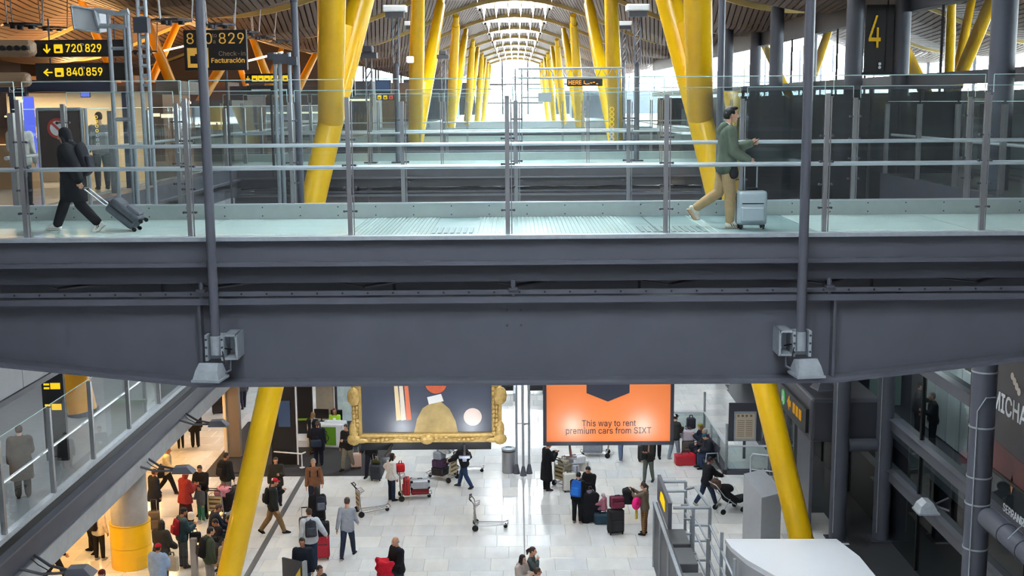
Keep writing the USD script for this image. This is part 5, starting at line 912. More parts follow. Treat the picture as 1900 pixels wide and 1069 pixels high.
# ================================================================== LUGGAGE
def suitcase(label, pos, rz, w=.42, d=.25, h=.6, col=(40, 42, 46), ext=.0, hard=False, tilt=0.0, name='suitcase', band=None, metal=False, wheels=True, corner=None, m=None):
    """upright case; base on pos; ext = length of the pulled-out handle; tilt in degrees about the wheels (top leans towards -y)"""
    pos = (pos[0], pos[1], pos[2]+max(0, (d/2-.04)*math.sin(math.radians(abs(tilt)))-.0)); x = UsdGeom.Xform.Define(stage, numbered('/World', name)); p = str(x.GetPath()); x.AddTranslateOp().Set(Gf.Vec3d(*map(float, pos))); x.AddRotateZOp().Set(float(rz))
    tag(x.GetPrim(), label, 'suitcase'); R = dict(rx=tilt)
    m = m or mat('case_%s_%d_%d_%d' % (('h' if hard else 's'), *col), col, .35 if hard else .75, metal=.5 if metal else 0, var=.06 if hard else .15, scale=20)
    q = lambda g: xf(g, **R); b = .06 if wheels else 0.0
    part(p, 'shell', q(smooth_man(hull(*[((sx*(w/2-.05), sy*(d/2-.05), z), .05) for sx in (-1, 1) for sy in (-1, 1) for z in (b+.05, b+h-.05)], d=1), .08, 2)), m, smooth=40)
    if hard: part(p, 'rib', q(cat([rbox(-w/2+.05+(w-.1)*k/6-.01, -d/2-.007, b+.06, -w/2+.05+(w-.1)*k/6+.01, d/2+.007, b+h-.06, .006, 0) for k in range(7)])), m)
    else: part(p, 'pocket', q(rbox(-w/2+.04, -d/2-.04, b+.05, w/2-.04, -d/2+.03, b+h*.55, .03)), m); part(p, 'zip', q(cat(box(-w/2+.06, -d/2-.005, b+h*.62, w/2-.06, -d/2+.005, b+h*.65))), BLACK)
    part(p, 'seam_band', q(cat(box(-w/2-.006, -.012, b+.04, w/2+.006, .012, b+.1), box(-w/2-.006, -.012, b+.04, -w/2+.002, .012, b+h-.04), box(w/2-.002, -.012, b+.04, w/2+.006, .012, b+h-.04), box(-w/2+.04, -.012, b+h-.006, w/2-.04, .012, b+h+.005))), cloth(band) if band else BLACK)
    if corner: part(p, 'corner_guard', q(cat([hull(((sx*(w/2-.045), sy*(d/2-.045), z), .056), d=1) for sx in (-1, 1) for sy in (-1, 1) for z in (b+.045, b+h-.045)])), cloth(corner))
    part(p, 'carry_handle', q(tube([(-.08, 0, b+h-.01), (-.07, 0, b+h+.03), (.07, 0, b+h+.03), (.08, 0, b+h-.01)], .013, 6)), BLACK)
    if wheels:
        for sx in (-1, 1):
            for sy in (-1, 1): part(p, 'wheel', q(cat(cyl((sx*(w/2-.05)-.012, sy*(d/2-.04), .03), (sx*(w/2-.05)+.012, sy*(d/2-.04), .03), .03, n=12), cbox((sx*(w/2-.05), sy*(d/2-.04), .05), (.035, .04, .03)))), RUBBER)
    if ext: th_ = part(p, 'telescopic_handle', q(cat(tube([(-.09, d/2-.04, b+h-.05), (-.09, d/2-.04, b+h+ext), (.09, d/2-.04, b+h+ext), (.09, d/2-.04, b+h-.05)], .011, 8))), GALV); part(th_, 'grip', q(rbox(-.1, d/2-.06, b+h+ext-.015, .1, d/2-.02, b+h+ext+.02, .012)), BLACK)
    return p
def backpack(label, back, face, col=(30, 31, 35), s=1.0, col2=None, lean=4):
    """worn on a back point, facing like its wearer"""
    t = thing('backpack', label, 'backpack', back, face); m = cloth(col); R = dict(rx=-lean)
    pk = part(t, 'pack', xf(smooth_man(hull(((-.12*s, -.05, -.22*s), .055), ((.12*s, -.05, -.22*s), .055), ((-.11*s, -.11*s, -.18*s), .055), ((.11*s, -.11*s, -.18*s), .055), ((-.10*s, -.05, .16*s), .055), ((.10*s, -.05, .16*s), .055), ((0, -.07*s, .2*s), .05)), .06, 3), **R), m, smooth=50)
    part(pk, 'pocket', xf(hull(((-.09*s, -.16*s, -.18*s), .035), ((.09*s, -.16*s, -.18*s), .035), ((-.09*s, -.15*s, .0), .035), ((.09*s, -.15*s, .0), .035)), **R), cloth(col2 or tuple(min(255, c+14) for c in col)), smooth=50)
    for q in (-1, 1): part(t, 'strap', xf(tube([(q*.10, -.02, .13*s), (q*.115, .05, .20), (q*.12, .17, .19), (q*.125, .25, .10), (q*.13, .25, -.05), (q*.135, .12, -.16), (q*.12, -.02, -.2*s)], .02, 6), **R), m)
    part(t, 'loop', xf(tube([(-.03, -.04, .22*s), (0, -.05, .27*s), (.03, -.04, .22*s)], .01, 6), **R), BLACK); return t
def trolley(label, pos, rz, empty=True):
    """airport luggage trolley; pushed along +y, user stands at -y"""
    t = thing('luggage_trolley', label, 'luggage trolley', pos, rz)
    part(t, 'frame', cat(*[tube([(q*.27, -.30, .10), (q*.26, -.34, .45), (q*.24, -.36, .88), (q*.22, -.46, 1.02)], .018, 8) for q in (-1, 1)], tube([(-.27, -.30, .12), (.27, -.30, .12)], .018), tube([(-.25, -.355, .80), (.25, -.355, .80)], .014, 6), *[tube([(q*.24, -.28, .13), (q*.14, .62, .16)], .016, 8) for q in (-1, 1)], tube([(-.14, .62, .16), (-.16, .72, .2), (.16, .72, .2), (.14, .62, .16)], .016), *[tube([(q, -.28, .15), (q*.7, .6, .165)], .009, 6) for q in (-.12, 0, .12)]), INOX)
    part(t, 'handle', cat(tube([(-.24, -.44, .98), (-.22, -.50, 1.05), (.22, -.50, 1.05), (.24, -.44, .98)], .022, 8), tube([(-.16, -.5, 1.05), (-.14, -.44, 1.1), (.14, -.44, 1.1), (.16, -.5, 1.05)], .016, 6)), BLACK)
    ap = part(t, 'advert_panel', rbox(-.23, -.372, .28, .23, -.34, .80, .012, 0), mat('panel_beige', (176, 160, 118), .5), 'beige advert panel'); part(ap, 'panel_print', cat([box(-.19, -.378, z, .19, -.371, z+.05+.03*(k == 1)) for k, z in enumerate((.68, .52, .38))]), mat('print_brown', (88, 66, 40), .6), 'dark printed bars')
    part(t, 'basket', cat(tube([(-.22, -.34, .82), (-.2, -.18, .86), (.2, -.18, .86), (.22, -.34, .82)], .01, 6), *[tube([(x, -.36, .82), (x, -.3, .74), (x, -.19, .85)], .006, 5) for x in (-.15, -.05, .05, .15)]), INOX)
    for q in (-1, 1): part(t, 'wheel', cat(cyl((q*.30-.022, -.32, .10), (q*.30+.022, -.32, .10), .10, n=18), cyl((q*.30-.03, -.32, .10), (q*.30+.03, -.32, .10), .03, n=10)), RUBBER, smooth=40)
    part(t, 'front_wheel', cat(cyl((-.02, .64, .065), (.02, .64, .065), .065, n=16), hullp([(x, y, z) for x in (-.035, .035) for y, z in ((.6, .1), (.68, .1), (.64, .17))])), RUBBER, smooth=40); return t
def softbag(label, pos, rz, w, d, h, col, name='bag', catg='bag', m=None, lumpy=0.0, strap=True):
    t = thing(name, label, catg, pos, rz); b = smooth_man(hull(*[((sx*(w/2-.06), sy*(d/2-.06), z), .06) for sx in (-1, 1) for sy in (-1, 1) for z in (.06, h-.06)], d=1), .05, 4)
    if lumpy: V = np.array(b.vertices); V += (meshkit.noise(V*9+len(label), 3)[:, None]-.5)*lumpy*np.array(b.vertex_normals); V[:, 2] = np.maximum(V[:, 2], 0); b.vertices = V
    part(t, 'bag', b, m or cloth(col), smooth=60)
    if strap: part(t, 'handles', cat([tube([(-w*.2, y, h-.02), (-w*.14, y*.5, h+.10), (w*.14, y*.5, h+.10), (w*.2, y, h-.02)], .011, 6) for y in (-d*.2, d*.2)]), cloth(tuple(int(c*.6) for c in col)))
    return t
# ================================================================== THE TWO TRAVELLERS ON THE FOOTBRIDGE
hp = lambda px, py, H, dx=0, dy=0: (*(atZ(px, py, H)[:2]+[dx, dy]), 0.0)
ft = lambda px, py, z=0.0, dx=0, dy=0: (*(atZ(px, py, z)[:2]+[dx, dy]), z)
DZ = 11.647
man = person('man in olive padded jacket and khaki trousers striding right along the footbridge', (3.10, 17.55, DZ), -90, 1.74, (88, 98, 84), (170, 142, 104), (206, 200, 190), ('short', 'black'), 0, 'run', ((30, 8, 82, 10), (12, 6, 52, 6)), lean=3, nod=-2, hood=(206, 208, 206), bulk=.018, fine=True, phase=1, hands=(58, 58), sole=(186, 158, 122))
o = man['hand'][-1]; t = thing('phone', 'dark phone in the left hand of the olive-jacketed man', 'phone', o, -90); part(t, 'body', xf(rbox(-.038, -.006, -.07, .038, .006, .08, .005), rx=-50), BLACK)
t = thing('pouch', 'small black pouch hanging at the hip of the olive-jacketed man', 'bag', (3.18, 17.33, DZ+.80), -90); part(t, 'pouch', hull(((-.02, 0, 0), (.05, .07, .08)), ((-.02, .0, .1), (.03, .05, .03))), cloth((26, 27, 30)), smooth=50); part(t, 'cord', tube([(-.02, 0, .1), (0, .02, .17)], .008, 5), BLACK)
suitcase('silver-blue cabin suitcase with extended handle beside the olive-jacketed man', (3.43, 17.28, DZ), 0, .43, .25, .50, (168, 180, 190), .37, hard=False, m=mat('case_silver_blue', (178, 190, 198), .4, metal=.25))
wom = person('woman in hooded black puffer coat walking left along the footbridge with a wheeled case', (-6.62, 17.75, DZ), 90, 1.58, (20, 22, 28), (18, 19, 23), (226, 224, 220), ('long', 'black'), 0, 'walk', ((-24, 14, 8, 0), (12, 8, 18, 0)), lean=5, nod=8, coat=.36, bulk=.045, hood=(24, 25, 30), hat=('hood', (20, 22, 28)), fine=True, phase=1, stride=1.15, sole=(236, 234, 230))
backpack('black backpack on the woman in the black puffer coat', wom['back']+[.02, 0, .0], 90, (26, 28, 36), 1.0, lean=6)
suitcase('dark grey fabric cabin case tilted on its wheels behind the woman on the footbridge', (-5.62, 17.72, DZ), 90, .36, .24, .50, (72, 76, 84), .42, tilt=-50)
person('long-haired woman in white top standing behind the left end of the footbridge', (*atZ(45, 386, 11.64)[:2], 11.64), 10, 1.66, (214, 208, 202), (28, 28, 32), (30, 28, 28), ('long', 'black'), 0, 'stand', ('bent', 'down'))
person('blurred shopper in grey top beyond the glass behind the walking woman', (*atZ(152, 372, 11.64)[:2]-[.6, -3], 11.64), 30, 1.7, (128, 128, 130), (60, 60, 66), (40, 38, 38), ('short', 'brown'), 0, 'stand', ('down', 'bent'))

# ================================================================== ARRIVALS HALL, CENTRE
p = person('long-haired woman in white open coat over navy, hand on hip, beside the silver suitcase', ft(727, 929), -60, 1.66, (226, 226, 224), (34, 42, 62), (40, 40, 48), ('long', 'black'), 1, 'stand', ('hip', 'down'), turn=-20, coat=.10, bulk=.02, inner=(44, 50, 66))
trolley('loaded luggage trolley with silver and red suitcases beside the woman in white', ft(762, 925), -82); q = np.array(ft(762, 925)); 
def on(tr, rz, dx, dy, dz): return tuple(np.array(tr)+rotz(rz)@np.array([dx, dy, 0])+[0, 0, dz])
suitcase('red suitcase standing at the handle end of the trolley beside the woman in white', on(q, -82, 0, -.13, .17), -82, .44, .22, .58, (178, 36, 40), wheels=False); suitcase('flat dark red suitcase at the bottom of the trolley load beside the woman in white', on(q, -82, 0, .32, .18), 8, .62, .42, .20, (128, 28, 36), wheels=False)
suitcase('ribbed silver suitcase lying on top of the trolley load beside the woman in white', on(q, -82, 0, .33, .38), 8, .66, .46, .30, (176, 180, 186), hard=True, metal=True, wheels=False, corner=(30, 32, 36))
softbag('round red bag hung on the trolley handle beside the woman in white', on(q, -82, 0, -.33, .98), -82, .32, .3, .28, (196, 34, 40)); softbag('black bag hanging from the trolley handle under the round red bag', on(q, -82, 0, -.56, .72), -82, .34, .14, .28, (30, 30, 34), strap=False)
trolley('empty luggage trolley standing left of the woman in white', ft(684, 953), -68)
trolley('empty luggage trolley standing alone at the centre of the hall floor', ft(901, 980), -90)
trolley('luggage trolley mostly hidden behind the man pushing foil-wrapped bags', ft(862, 876), -90)
p = person('man in black jacket and jeans leaning over a trolley with a foil-wrapped bag', ft(862, 905), 75, 1.74, (26, 28, 34), (44, 64, 100), (60, 60, 70), ('short', 'black'), 0, 'walk', ('push', 'push'), lean=16, bulk=.02, stride=.8); backpack('black backpack on the man pushing the foil-wrapped bag', p['back'], 75, (22, 23, 27), lean=16)
q = np.array(ft(826, 890)); trolley('luggage trolley stacked with purple and black cases and a foil-wrapped bag', tuple(q), 62)
suitcase('black suitcase at the bottom of the trolley with the foil-wrapped bag', on(q, 62, 0, .2, .17), 62, .5, .5, .30, (30, 28, 34), wheels=False); suitcase('purple suitcase in the middle of the trolley with the foil-wrapped bag', on(q, 62, 0, .2, .47), 62, .48, .46, .28, (66, 42, 74), wheels=False)
softbag('pale grey bag on top of the purple suitcase', on(q, 62, 0, .22, .75), 62, .42, .34, .3, (150, 158, 170)); softbag('crumpled silver foil-wrapped bundle on the trolley under the gilt picture', on(q, 62, .05, -.05, 1.03), 62, .5, .45, .46, (200, 206, 214), m=mat('foil', (206, 214, 222), .28, metal=.7, var=.2, scale=14, bump=.8), lumpy=.12, strap=False)
person('person in black with head hidden behind the gilt frame, pulling a dark wheeled case', ft(689, 884), 165, 1.76, (24, 26, 34), (28, 30, 42), (26, 26, 28), ('short', 'black'), 0, 'walk', ('down', 'hold'), bulk=.02, stride=.7); suitcase('dark blue wheeled case below the gilt picture, pulled by the person in black', ft(699, 891), -12, .40, .26, .55, (40, 46, 58), .38, tilt=12); softbag('olive bag on top of the dark blue wheeled case', (*ft(699, 891)[:2], .62), -12, .34, .2, .16, (66, 66, 40), strap=False)
p = person('man in black jacket and khaki trousers waiting with a pink suitcase below the picture corner', ft(646, 872), 150, 1.76, (34, 34, 36), (122, 118, 104), (32, 30, 30), ('short', 'black'), 0, 'walk', ('bent', 'down'), bulk=.02, stride=.6); suitcase('pale pink hard suitcase beside the man in khaki trousers', ft(661, 869), 10, .40, .24, .55, (214, 178, 164), .22, hard=True, band=(40, 36, 36))
p = person('woman in long navy black coat seen from behind at the rental desk', ft(592, 864), 8, 1.70, (24, 26, 36), (26, 30, 46), (28, 28, 30), ('tail', 'brown'), 0, 'stand', ('bent', 'down'), coat=.30, bulk=.03); softbag('dark blue shoulder bag on the woman in the navy black coat', (*(p['pel'][:2]+[-.05, -.26]), .78), 8, .42, .14, .30, (40, 50, 66))
person('blond woman with black and white checked scarf at the rental desk', hp(579, 766, 1.68), -25, 1.68, (30, 32, 40), (96, 88, 76), (60, 50, 44), ('long', 'blond'), 0, 'stand', ('bent', 'bent'), coat=.2, bulk=.02, scarf=checks('check_scarf', (24, 24, 28), (216, 214, 208), 9))
person('clerk in lime green jacket seated behind the white rental desk', (*(atZ(612, 828)[:2]+[.1, .85]), .0), 180, 1.66, (166, 206, 60), (40, 44, 40), (30, 30, 30), ('long', 'red'), 0, 'sit', ('lap', 'bent'), inner=(238, 236, 240)); t = thing('desk_chair', 'dark office chair of the lime-jacketed clerk', 'chair', (*(atZ(612, 828)[:2]+[.1, 1.0]), .0), 180)
part(t, 'seat', rbox(-.24, -.24, .36, .24, .24, .43, .03), BLACK); part(t, 'backrest', rbox(-.24, -.36, .5, .24, -.29, 1.15, .03), BLACK); part(t, 'stem', cat(cyl((0, 0, .08), (0, 0, .36), .03), box(-.02, -.34, .36, .02, -.2, .6)), STEELD); part(t, 'base', cat([cyl((0, 0, .08), (.28*math.cos(a), .28*math.sin(a), .04), .022) for a in np.arange(5)*1.2566]), STEELD)
person('woman in dark olive coat standing at the right edge of the left yellow pylon', hp(511, 849, 1.68), 195, 1.68, (52, 50, 42), (34, 36, 52), (30, 28, 28), ('tail', 'brown'), 0, 'stand', ('bent', 'down'), coat=.22, bulk=.025, inner=(66, 46, 44))
p = person('man in red and white cap, black jacket and khaki trousers walking with a phone', ft(508, 990), -72, 1.86, (34, 38, 38), (122, 98, 66), (24, 24, 26), ('short', 'black'), 0, 'walk', ('phone', 'down'), nod=14, bulk=.025, hat=('cap', (196, 34, 48))); backpack('black backpack on the man in the red and white cap', p['back'], -72, (22, 22, 26))
p = person('grey-bearded man in brown sweater walking towards the camera', hp(581, 850, 1.82), 190, 1.82, (128, 88, 64), (36, 40, 58), (30, 30, 34), ('short', 'grey'), 0, 'walk', ('hold', 'down'), stride=.7)
backpack('dark backpack on the grey-bearded man in the brown sweater', p['back'], 190, (26, 24, 26))
p = person('black-haired woman in long black coat walking away behind the hooded man', hp(588, 905, 1.66), 12, 1.66, (22, 23, 28), (22, 22, 26), (24, 24, 26), ('long', 'black'), 0, 'stand', ('down', 'bent'), coat=.3, bulk=.03); backpack('black backpack with pale printed pattern on the woman in the long black coat', p['back']+[.10, 0, 0], 12, (40, 44, 56), .9, (96, 102, 116)); suitcase('slim grey green suitcase at the left of the woman in the long black coat', (*(p['pel'][:2]+[-.42, .02]), 0), 10, .36, .24, .62, (70, 76, 74), .3)
p = person('man in pale grey hoodie and jeans with a dark backpack pulling a red case', hp(574, 946, 1.84), 18, 1.84, (188, 194, 204), (38, 52, 78), (40, 40, 46), ('short', 'brown'), 0, 'stand', ('down', (-8, 30, 30, 0)), hood=(178, 184, 194), bulk=.02, turn=25); backpack('dark grey backpack on the man in the pale grey hoodie', p['back'], 18, (52, 56, 64))
suitcase('tall red suitcase pulled by the man in the pale grey hoodie', ft(599, 1037), 8, .42, .26, .68, (176, 34, 52), .15); softbag('black duffel bag strapped on top of the tall red suitcase', (*ft(599, 1037)[:2], .74), 8, .46, .3, .42, (30, 30, 33))
person('man in light grey sweater and dark jeans walking away alone', ft(646, 1034), -8, 1.86, (150, 156, 168), (38, 46, 66), (40, 42, 48), ('short', 'brown'), 0, 'walk', ('back', 'swing'), stride=.75, phase=1, sole=(214, 212, 208))
person('dark-haired man in navy sweater facing the camera at the bottom edge', hp(561, 998, 1.84), 182, 1.84, (28, 34, 46), (70, 90, 112), (30, 30, 34), ('short', 'black'), 1, 'stand', ('down', 'down'), bulk=.015); person('black-haired person, only the head showing, beside the navy sweater man', hp(590, 1050, 1.7), -130, 1.7, (40, 46, 50), (40, 44, 56), (30, 30, 34), ('short', 'black'), 1, 'stand', ('down', 'down'))
p = person('bald man in black jacket carrying a red coat over his arm', hp(737, 997, 1.86), 128, 1.86, (30, 30, 35), (44, 58, 74), (30, 30, 34), ('bald', 'grey'), 0, 'stand', ('carry', 'carry'), nod=0, bulk=.02); o = (p['hand'][1]+p['hand'][-1])/2; softbag('bright red coat draped over the arms of the bald man', (o[0], o[1], o[2]-.34), 120, .5, .3, .5, (206, 30, 52), 'coat', 'coat', lumpy=.16, strap=False)
person('dark-haired woman in beige hooded jacket at the bottom edge', hp(966, 1030, 1.64), -120, 1.64, (176, 164, 156), (40, 42, 50), (40, 38, 38), ('long', 'black'), 0, 'stand', ('bent', 'bent'), hood=(170, 160, 152), bulk=.025); person('woman in grey green top holding her hand to her face at the bottom edge', hp(984, 1016, 1.70), -100, 1.70, (74, 84, 84), (40, 44, 52), (40, 38, 38), ('tail', 'brown'), 0, 'stand', ('down', 'face')); person('dark-haired person whose head just shows in front of the two women at the bottom edge', hp(993, 1055, 1.66), -80, 1.66, (60, 64, 62), (40, 44, 52), (40, 38, 38), ('short', 'brown'), 1, 'stand', ('down', 'down'))
p = person('man in ankle-length black coat looking at a phone under the orange poster', ft(1014, 910), -72, 1.76, (22, 23, 29), (24, 25, 30), (48, 38, 36), ('short', 'black'), 0, 'stand', ('phone', 'phone'), nod=16, coat=.55, bulk=.03); o = p['hand'][1]; t = thing('phone', 'dark phone held by the man in the ankle-length black coat', 'phone', o, -72); part(t, 'body', xf(rbox(-.036, -.006, -.05, .036, .006, .09, .005), rx=-60), BLACK)
q = np.array(ft(1041, 902, 0, .2, .1)); trolley('luggage trolley loaded with white suitcases beside the long black coat', tuple(q), -48)
softbag('beige grey holdall in the trolley beside the long black coat', on(q, -48, -.05, -.05, .55), -48, .44, .36, .42, (150, 142, 124), lumpy=.05); suitcase('big white case lying slanted on top of the trolley under the orange poster', on(q, -48, .0, .35, .74), 20, .8, .42, .28, (216, 220, 226), hard=True, wheels=False); suitcase('white case with dark trim on the front of the trolley under the orange poster', on(q, -48, .02, .72, .40), -28, .5, .34, .36, (222, 218, 210), hard=True, band=(70, 50, 44), wheels=False)
suitcase('white hard suitcase with dark seam standing beside the loaded trolley', ft(1056, 912), 12, .44, .26, .62, (222, 220, 214), .0, hard=True, band=(60, 44, 40)); suitcase('pale grey case standing on the trolley bed under the slanted white case', on(q, -48, .0, .30, .17), -48, .44, .3, .56, (176, 180, 190), wheels=False)
q = np.array(ft(1112, 846)); trolley('luggage trolley with a grey duffel partly hidden by the orange poster', tuple(q), 84); softbag('grey duffel bag on the trolley partly hidden by the orange poster', on(q, 84, 0, .25, .17), -6, .75, .45, .42, (132, 136, 146))
person('person in light jeans and white trainers whose upper body the orange poster hides', ft(1152, 857), 70, 1.72, (70, 76, 88), (96, 112, 140), (222, 222, 222), ('short', 'brown'), 0, 'stand', ('down', 'down'))
p = person('person in dark top, pink scarf and grey green trousers with a camera bag', ft(1203, 895), 150, 1.70, (44, 44, 42), (92, 100, 92), (50, 56, 70), ('short', 'black'), 1, 'walk', ('bent', 'bent'), scarf=(150, 116, 112), stride=.5, nod=10); o = p['hand'][1]; softbag('small black camera bag in front of the person with the pink scarf', (o[0]+.05, o[1]-.08, o[2]-.2), 150, .24, .16, .22, (26, 26, 28), strap=False)
person('person in black standing behind the camera bag carrier at the orange poster edge', ft(1218, 851), 180, 1.72, (26, 28, 32), (28, 30, 36), (26, 26, 28), ('short', 'black'), 0, 'stand', ('down', 'down'), bulk=.02); suitcase('black framed case beside the person in black at the orange poster edge', ft(1192, 856), 10, .34, .24, .56, (40, 42, 46), .2)
p = person('person in black bending over a phone with a bright blue backpack', ft(1071, 970), -20, 1.66, (24, 24, 28), (24, 25, 29), (150, 120, 112), ('short', 'black'), 0, 'stand', ('bent', 'bent'), nod=26, lean=8, bulk=.02); backpack('bright blue backpack on the person in black', p['back'], -20, (36, 98, 186), 1.1, (44, 116, 206), lean=8)
p = person('dark-haired person in black jacket looking down, right of the blue backpack', (*(np.array(ft(1071, 970)[:2])+[.45, .72]), 0), 140, 1.68, (26, 27, 32), (24, 25, 29), (40, 38, 38), ('short', 'black'), 0, 'stand', ('bent', 'bent'), nod=24, bulk=.02)
softbag('tall black garment bag standing at the feet of the blue backpack wearer', ft(1087, 968, 0, .12, .02), 12, .52, .34, 1.0, (28, 29, 35), lumpy=.10); softbag('grey and pink shopping bag held by the dark-haired person in black', (*(np.array(ft(1071, 970)[:2])+[.42, .12]), .78), 30, .28, .14, .3, (120, 110, 122))
softbag('purple carrier bag beside the toddler', ft(1105, 966), 15, .36, .24, .52, (92, 66, 150), lumpy=.05); softbag('dark teal holdall under the toddler', ft(1118, 971), 5, .56, .34, .34, (44, 66, 80)); softbag('crumpled white plastic bag on the floor beside the teal holdall', ft(1100, 968), 0, .24, .16, .2, (222, 222, 226), lumpy=.1, strap=False)
person('toddler in pink jacket and white hood sitting on the teal holdall', (*(np.array(ft(1118, 971)[:2])+[.05, .06]), .17), 62, 1.02, (176, 112, 130), (150, 100, 120), (200, 190, 190), ('short', 'brown'), 0, 'sit', ('fwd', 'fwd'), bulk=.03, hat=('hood', (206, 196, 206)), category='child')
suitcase('big black suitcase standing below the burgundy carry-on', ft(1142, 990), 14, .50, .32, .74, (26, 27, 31), .0); suitcase('burgundy quilted carry-on resting on the big black suitcase', (*(np.array(ft(1142, 990)[:2])+[.05, .03]), .84), 14, .46, .26, .38, (104, 28, 56), wheels=False)
p = person('woman in brown plaid trousers with raised arms and a ponytail', ft(1196, 992), 62, 1.68, (104, 92, 78), checks('plaid_brown', (64, 44, 30), (140, 100, 56), 5), (36, 30, 30), ('tail', 'brown'), 0, 'stand', ('up', 'up'), nod=2, bulk=-.002); o = (p['hand'][1]+p['hand'][-1])/2
softbag('black jacket bundled over the raised arms of the woman in plaid trousers', (o[0]-.06, o[1]-.06, o[2]-.50), 60, .34, .3, .5, (24, 24, 28), 'jacket', 'jacket', lumpy=.14, strap=False)
t = thing('neck_pillow', 'bright pink neck pillow hanging at the side of the woman in plaid trousers', 'pillow', (p['pel'][0]-.28, p['pel'][1]-.16, p['pel'][2]+.17), 55); m = union([hull((a_, .085), (b_, .085)) for a_, b_ in zip(arc((0, 0, 0), .13, -240, 60, 10), arc((0, 0, 0), .13, -240, 60, 10)[1:])]); part(t, 'cushion', m, cloth((224, 38, 120)), smooth=60); part(t, 'yellow_tag', rbox(-.05, -.03, -.52, .05, .03, -.22, .02), cloth((196, 178, 80)), 'yellow ribbon')
p = person('man in dark jacket and jeans pushing a black pushchair at the right', hp(1312, 846, 1.74), -70, 1.74, (26, 27, 33), (40, 54, 78), (196, 190, 176), ('short', 'black'), 1, 'walk', ('push', 'push'), lean=8, bulk=.025)
t = thing('pushchair', 'black pushchair with brown bag on its handle at the right', 'pushchair', ft(1352, 948), -70)
part(t, 'frame', cat(*[tube([(q*.24, -.62, 1.02), (q*.25, -.3, .6), (q*.26, .35, .1)], .016, 7) for q in (-1, 1)], *[tube([(q*.26, -.35, .1), (q*.25, -.1, .5)], .016, 7) for q in (-1, 1)], tube([(-.24, -.62, 1.02), (.24, -.62, 1.02)], .02, 8)), GALV)
part(t, 'seat', smooth_man(hull(((-.19, -.1, .38), .05), ((.19, -.1, .38), .05), ((-.19, .3, .36), .06), ((.19, .3, .36), .06), ((-.18, -.25, .8), .04), ((.18, -.25, .8), .04)), .06, 3), cloth((26, 26, 30)), smooth=50); part(t, 'canopy', smooth_man(hull(((0, -.2, .78), (.24, .2, .18)), ((0, .02, .80), (.23, .10, .12))), .06, 3), cloth((22, 22, 25)), smooth=50); part(t, 'foot_cover', smooth_man(hull(((-.17, .28, .36), .08), ((.17, .28, .36), .08), ((-.17, .62, .42), .05), ((.17, .62, .42), .05)), .06, 3), cloth((28, 29, 34)), smooth=50)
for q_, y_ in ((-1, -.36), (1, -.36), (-1, .38), (1, .38)): part(t, 'wheel', cyl((q_*.27-.02, y_, .09), (q_*.27+.02, y_, .09), .09, n=16), RUBBER, smooth=40)
softbag('brown quilted bag hung on the pushchair handle', on(np.array(ft(1352, 948)), -70, 0, -.5, .84), -70, .36, .24, .30, (82, 62, 52), lumpy=.05)
# waiting group by the stair
bz = np.array(ft(1316, 860)); t = thing('waiting_bench', 'dark metal bench with tubular armrests by the stair guard', 'bench', tuple(bz), 97)
for k in range(3): part(t, 'seat', rbox(-.28+k*.58-.58, -.05, .40, .26+k*.58-.58, .42, .44, .018), STEELD); part(t, 'backrest', xf(rbox(-.28, -.02, 0, .26, .02, .42, .018), (k*.58-.58, -.06, .46), rx=12), STEELD)
part(t, 'beam', box(-.9, .12, .32, .9, .2, .40), STEELD)
for x in (-.87, .87): part(t, 'armrest', tube([(x, -.1, .3), (x, -.05, .66), (x, .36, .66), (x, .44, .0)], .022, 8), GALV); part(t, 'leg', tube([(x*.8, -.15, 0), (x*.8, .15, .34), (x*.8, .4, 0)], .022, 8), GALV)
def seatp(k, dy=.12): v = rotz(97)@np.array([k*.58-.58, dy, 0]); return (bz[0]+v[0], bz[1]+v[1], 0.0)
person('seated person in teal beanie and dark jacket looking at a phone on the bench', seatp(0), 97, 1.72, (34, 38, 48), (44, 56, 84), (30, 30, 34), ('short', 'black'), 0, 'sit', ('lap', 'lap'), nod=22, lean=14, bulk=.03, hat=('beanie', (44, 92, 104)))
person('seated grey-haired person in red scarf on the bench', seatp(1), 97, 1.70, (46, 42, 48), (40, 42, 52), (30, 30, 34), ('short', 'grey'), 0, 'sit', ('lap', 'lap'), nod=8, bulk=.03, scarf=(158, 40, 46)); person('seated person in navy jacket with a yellow beanie, deepest on the bench', seatp(2), 97, 1.74, (30, 36, 54), (34, 36, 46), (30, 30, 34), ('long', 'blond'), 0, 'sit', ('phone', 'phone'), nod=14, bulk=.03, hat=('beanie', (150, 146, 60)))
person('standing person in black cap, dark jacket and pale jeans beside the red duffel', ft(1251, 852), -50, 1.74, (46, 48, 46), (132, 146, 160), (180, 178, 176), ('short', 'black'), 0, 'walk', ('hold', 'bent'), stride=.5, hat=('cap', (24, 24, 28)), bulk=.02)
q = np.array(ft(1276, 850)); suitcase('grey brown suitcase standing behind the red duffel', tuple(q), 5, .44, .28, .62, (84, 80, 76), .55); softbag('pale patterned bag on top of the grey brown suitcase', (q[0], q[1], .70), 5, .46, .3, .42, (186, 176, 186)); softbag('dark backpack on top of the luggage pile by the bench', (q[0]+.12, q[1]+.1, 1.14), 5, .34, .24, .42, (44, 46, 54)); softbag('glossy red duffel bag lying in front of the bench', (*(np.array(ft(1271, 862)[:2])), 0), 4, .78, .4, .42, (178, 24, 42), m=mat('red_vinyl', (178, 24, 42), .3, var=.1), lumpy=.04)
person('person in red hat half hidden behind the grey pillar stand', hp(1436, 906, 1.7), 120, 1.7, (40, 40, 48), (30, 32, 40), (30, 30, 34), ('short', 'black'), 0, 'stand', ('down', 'down'), hat=('beanie', (178, 36, 48)))

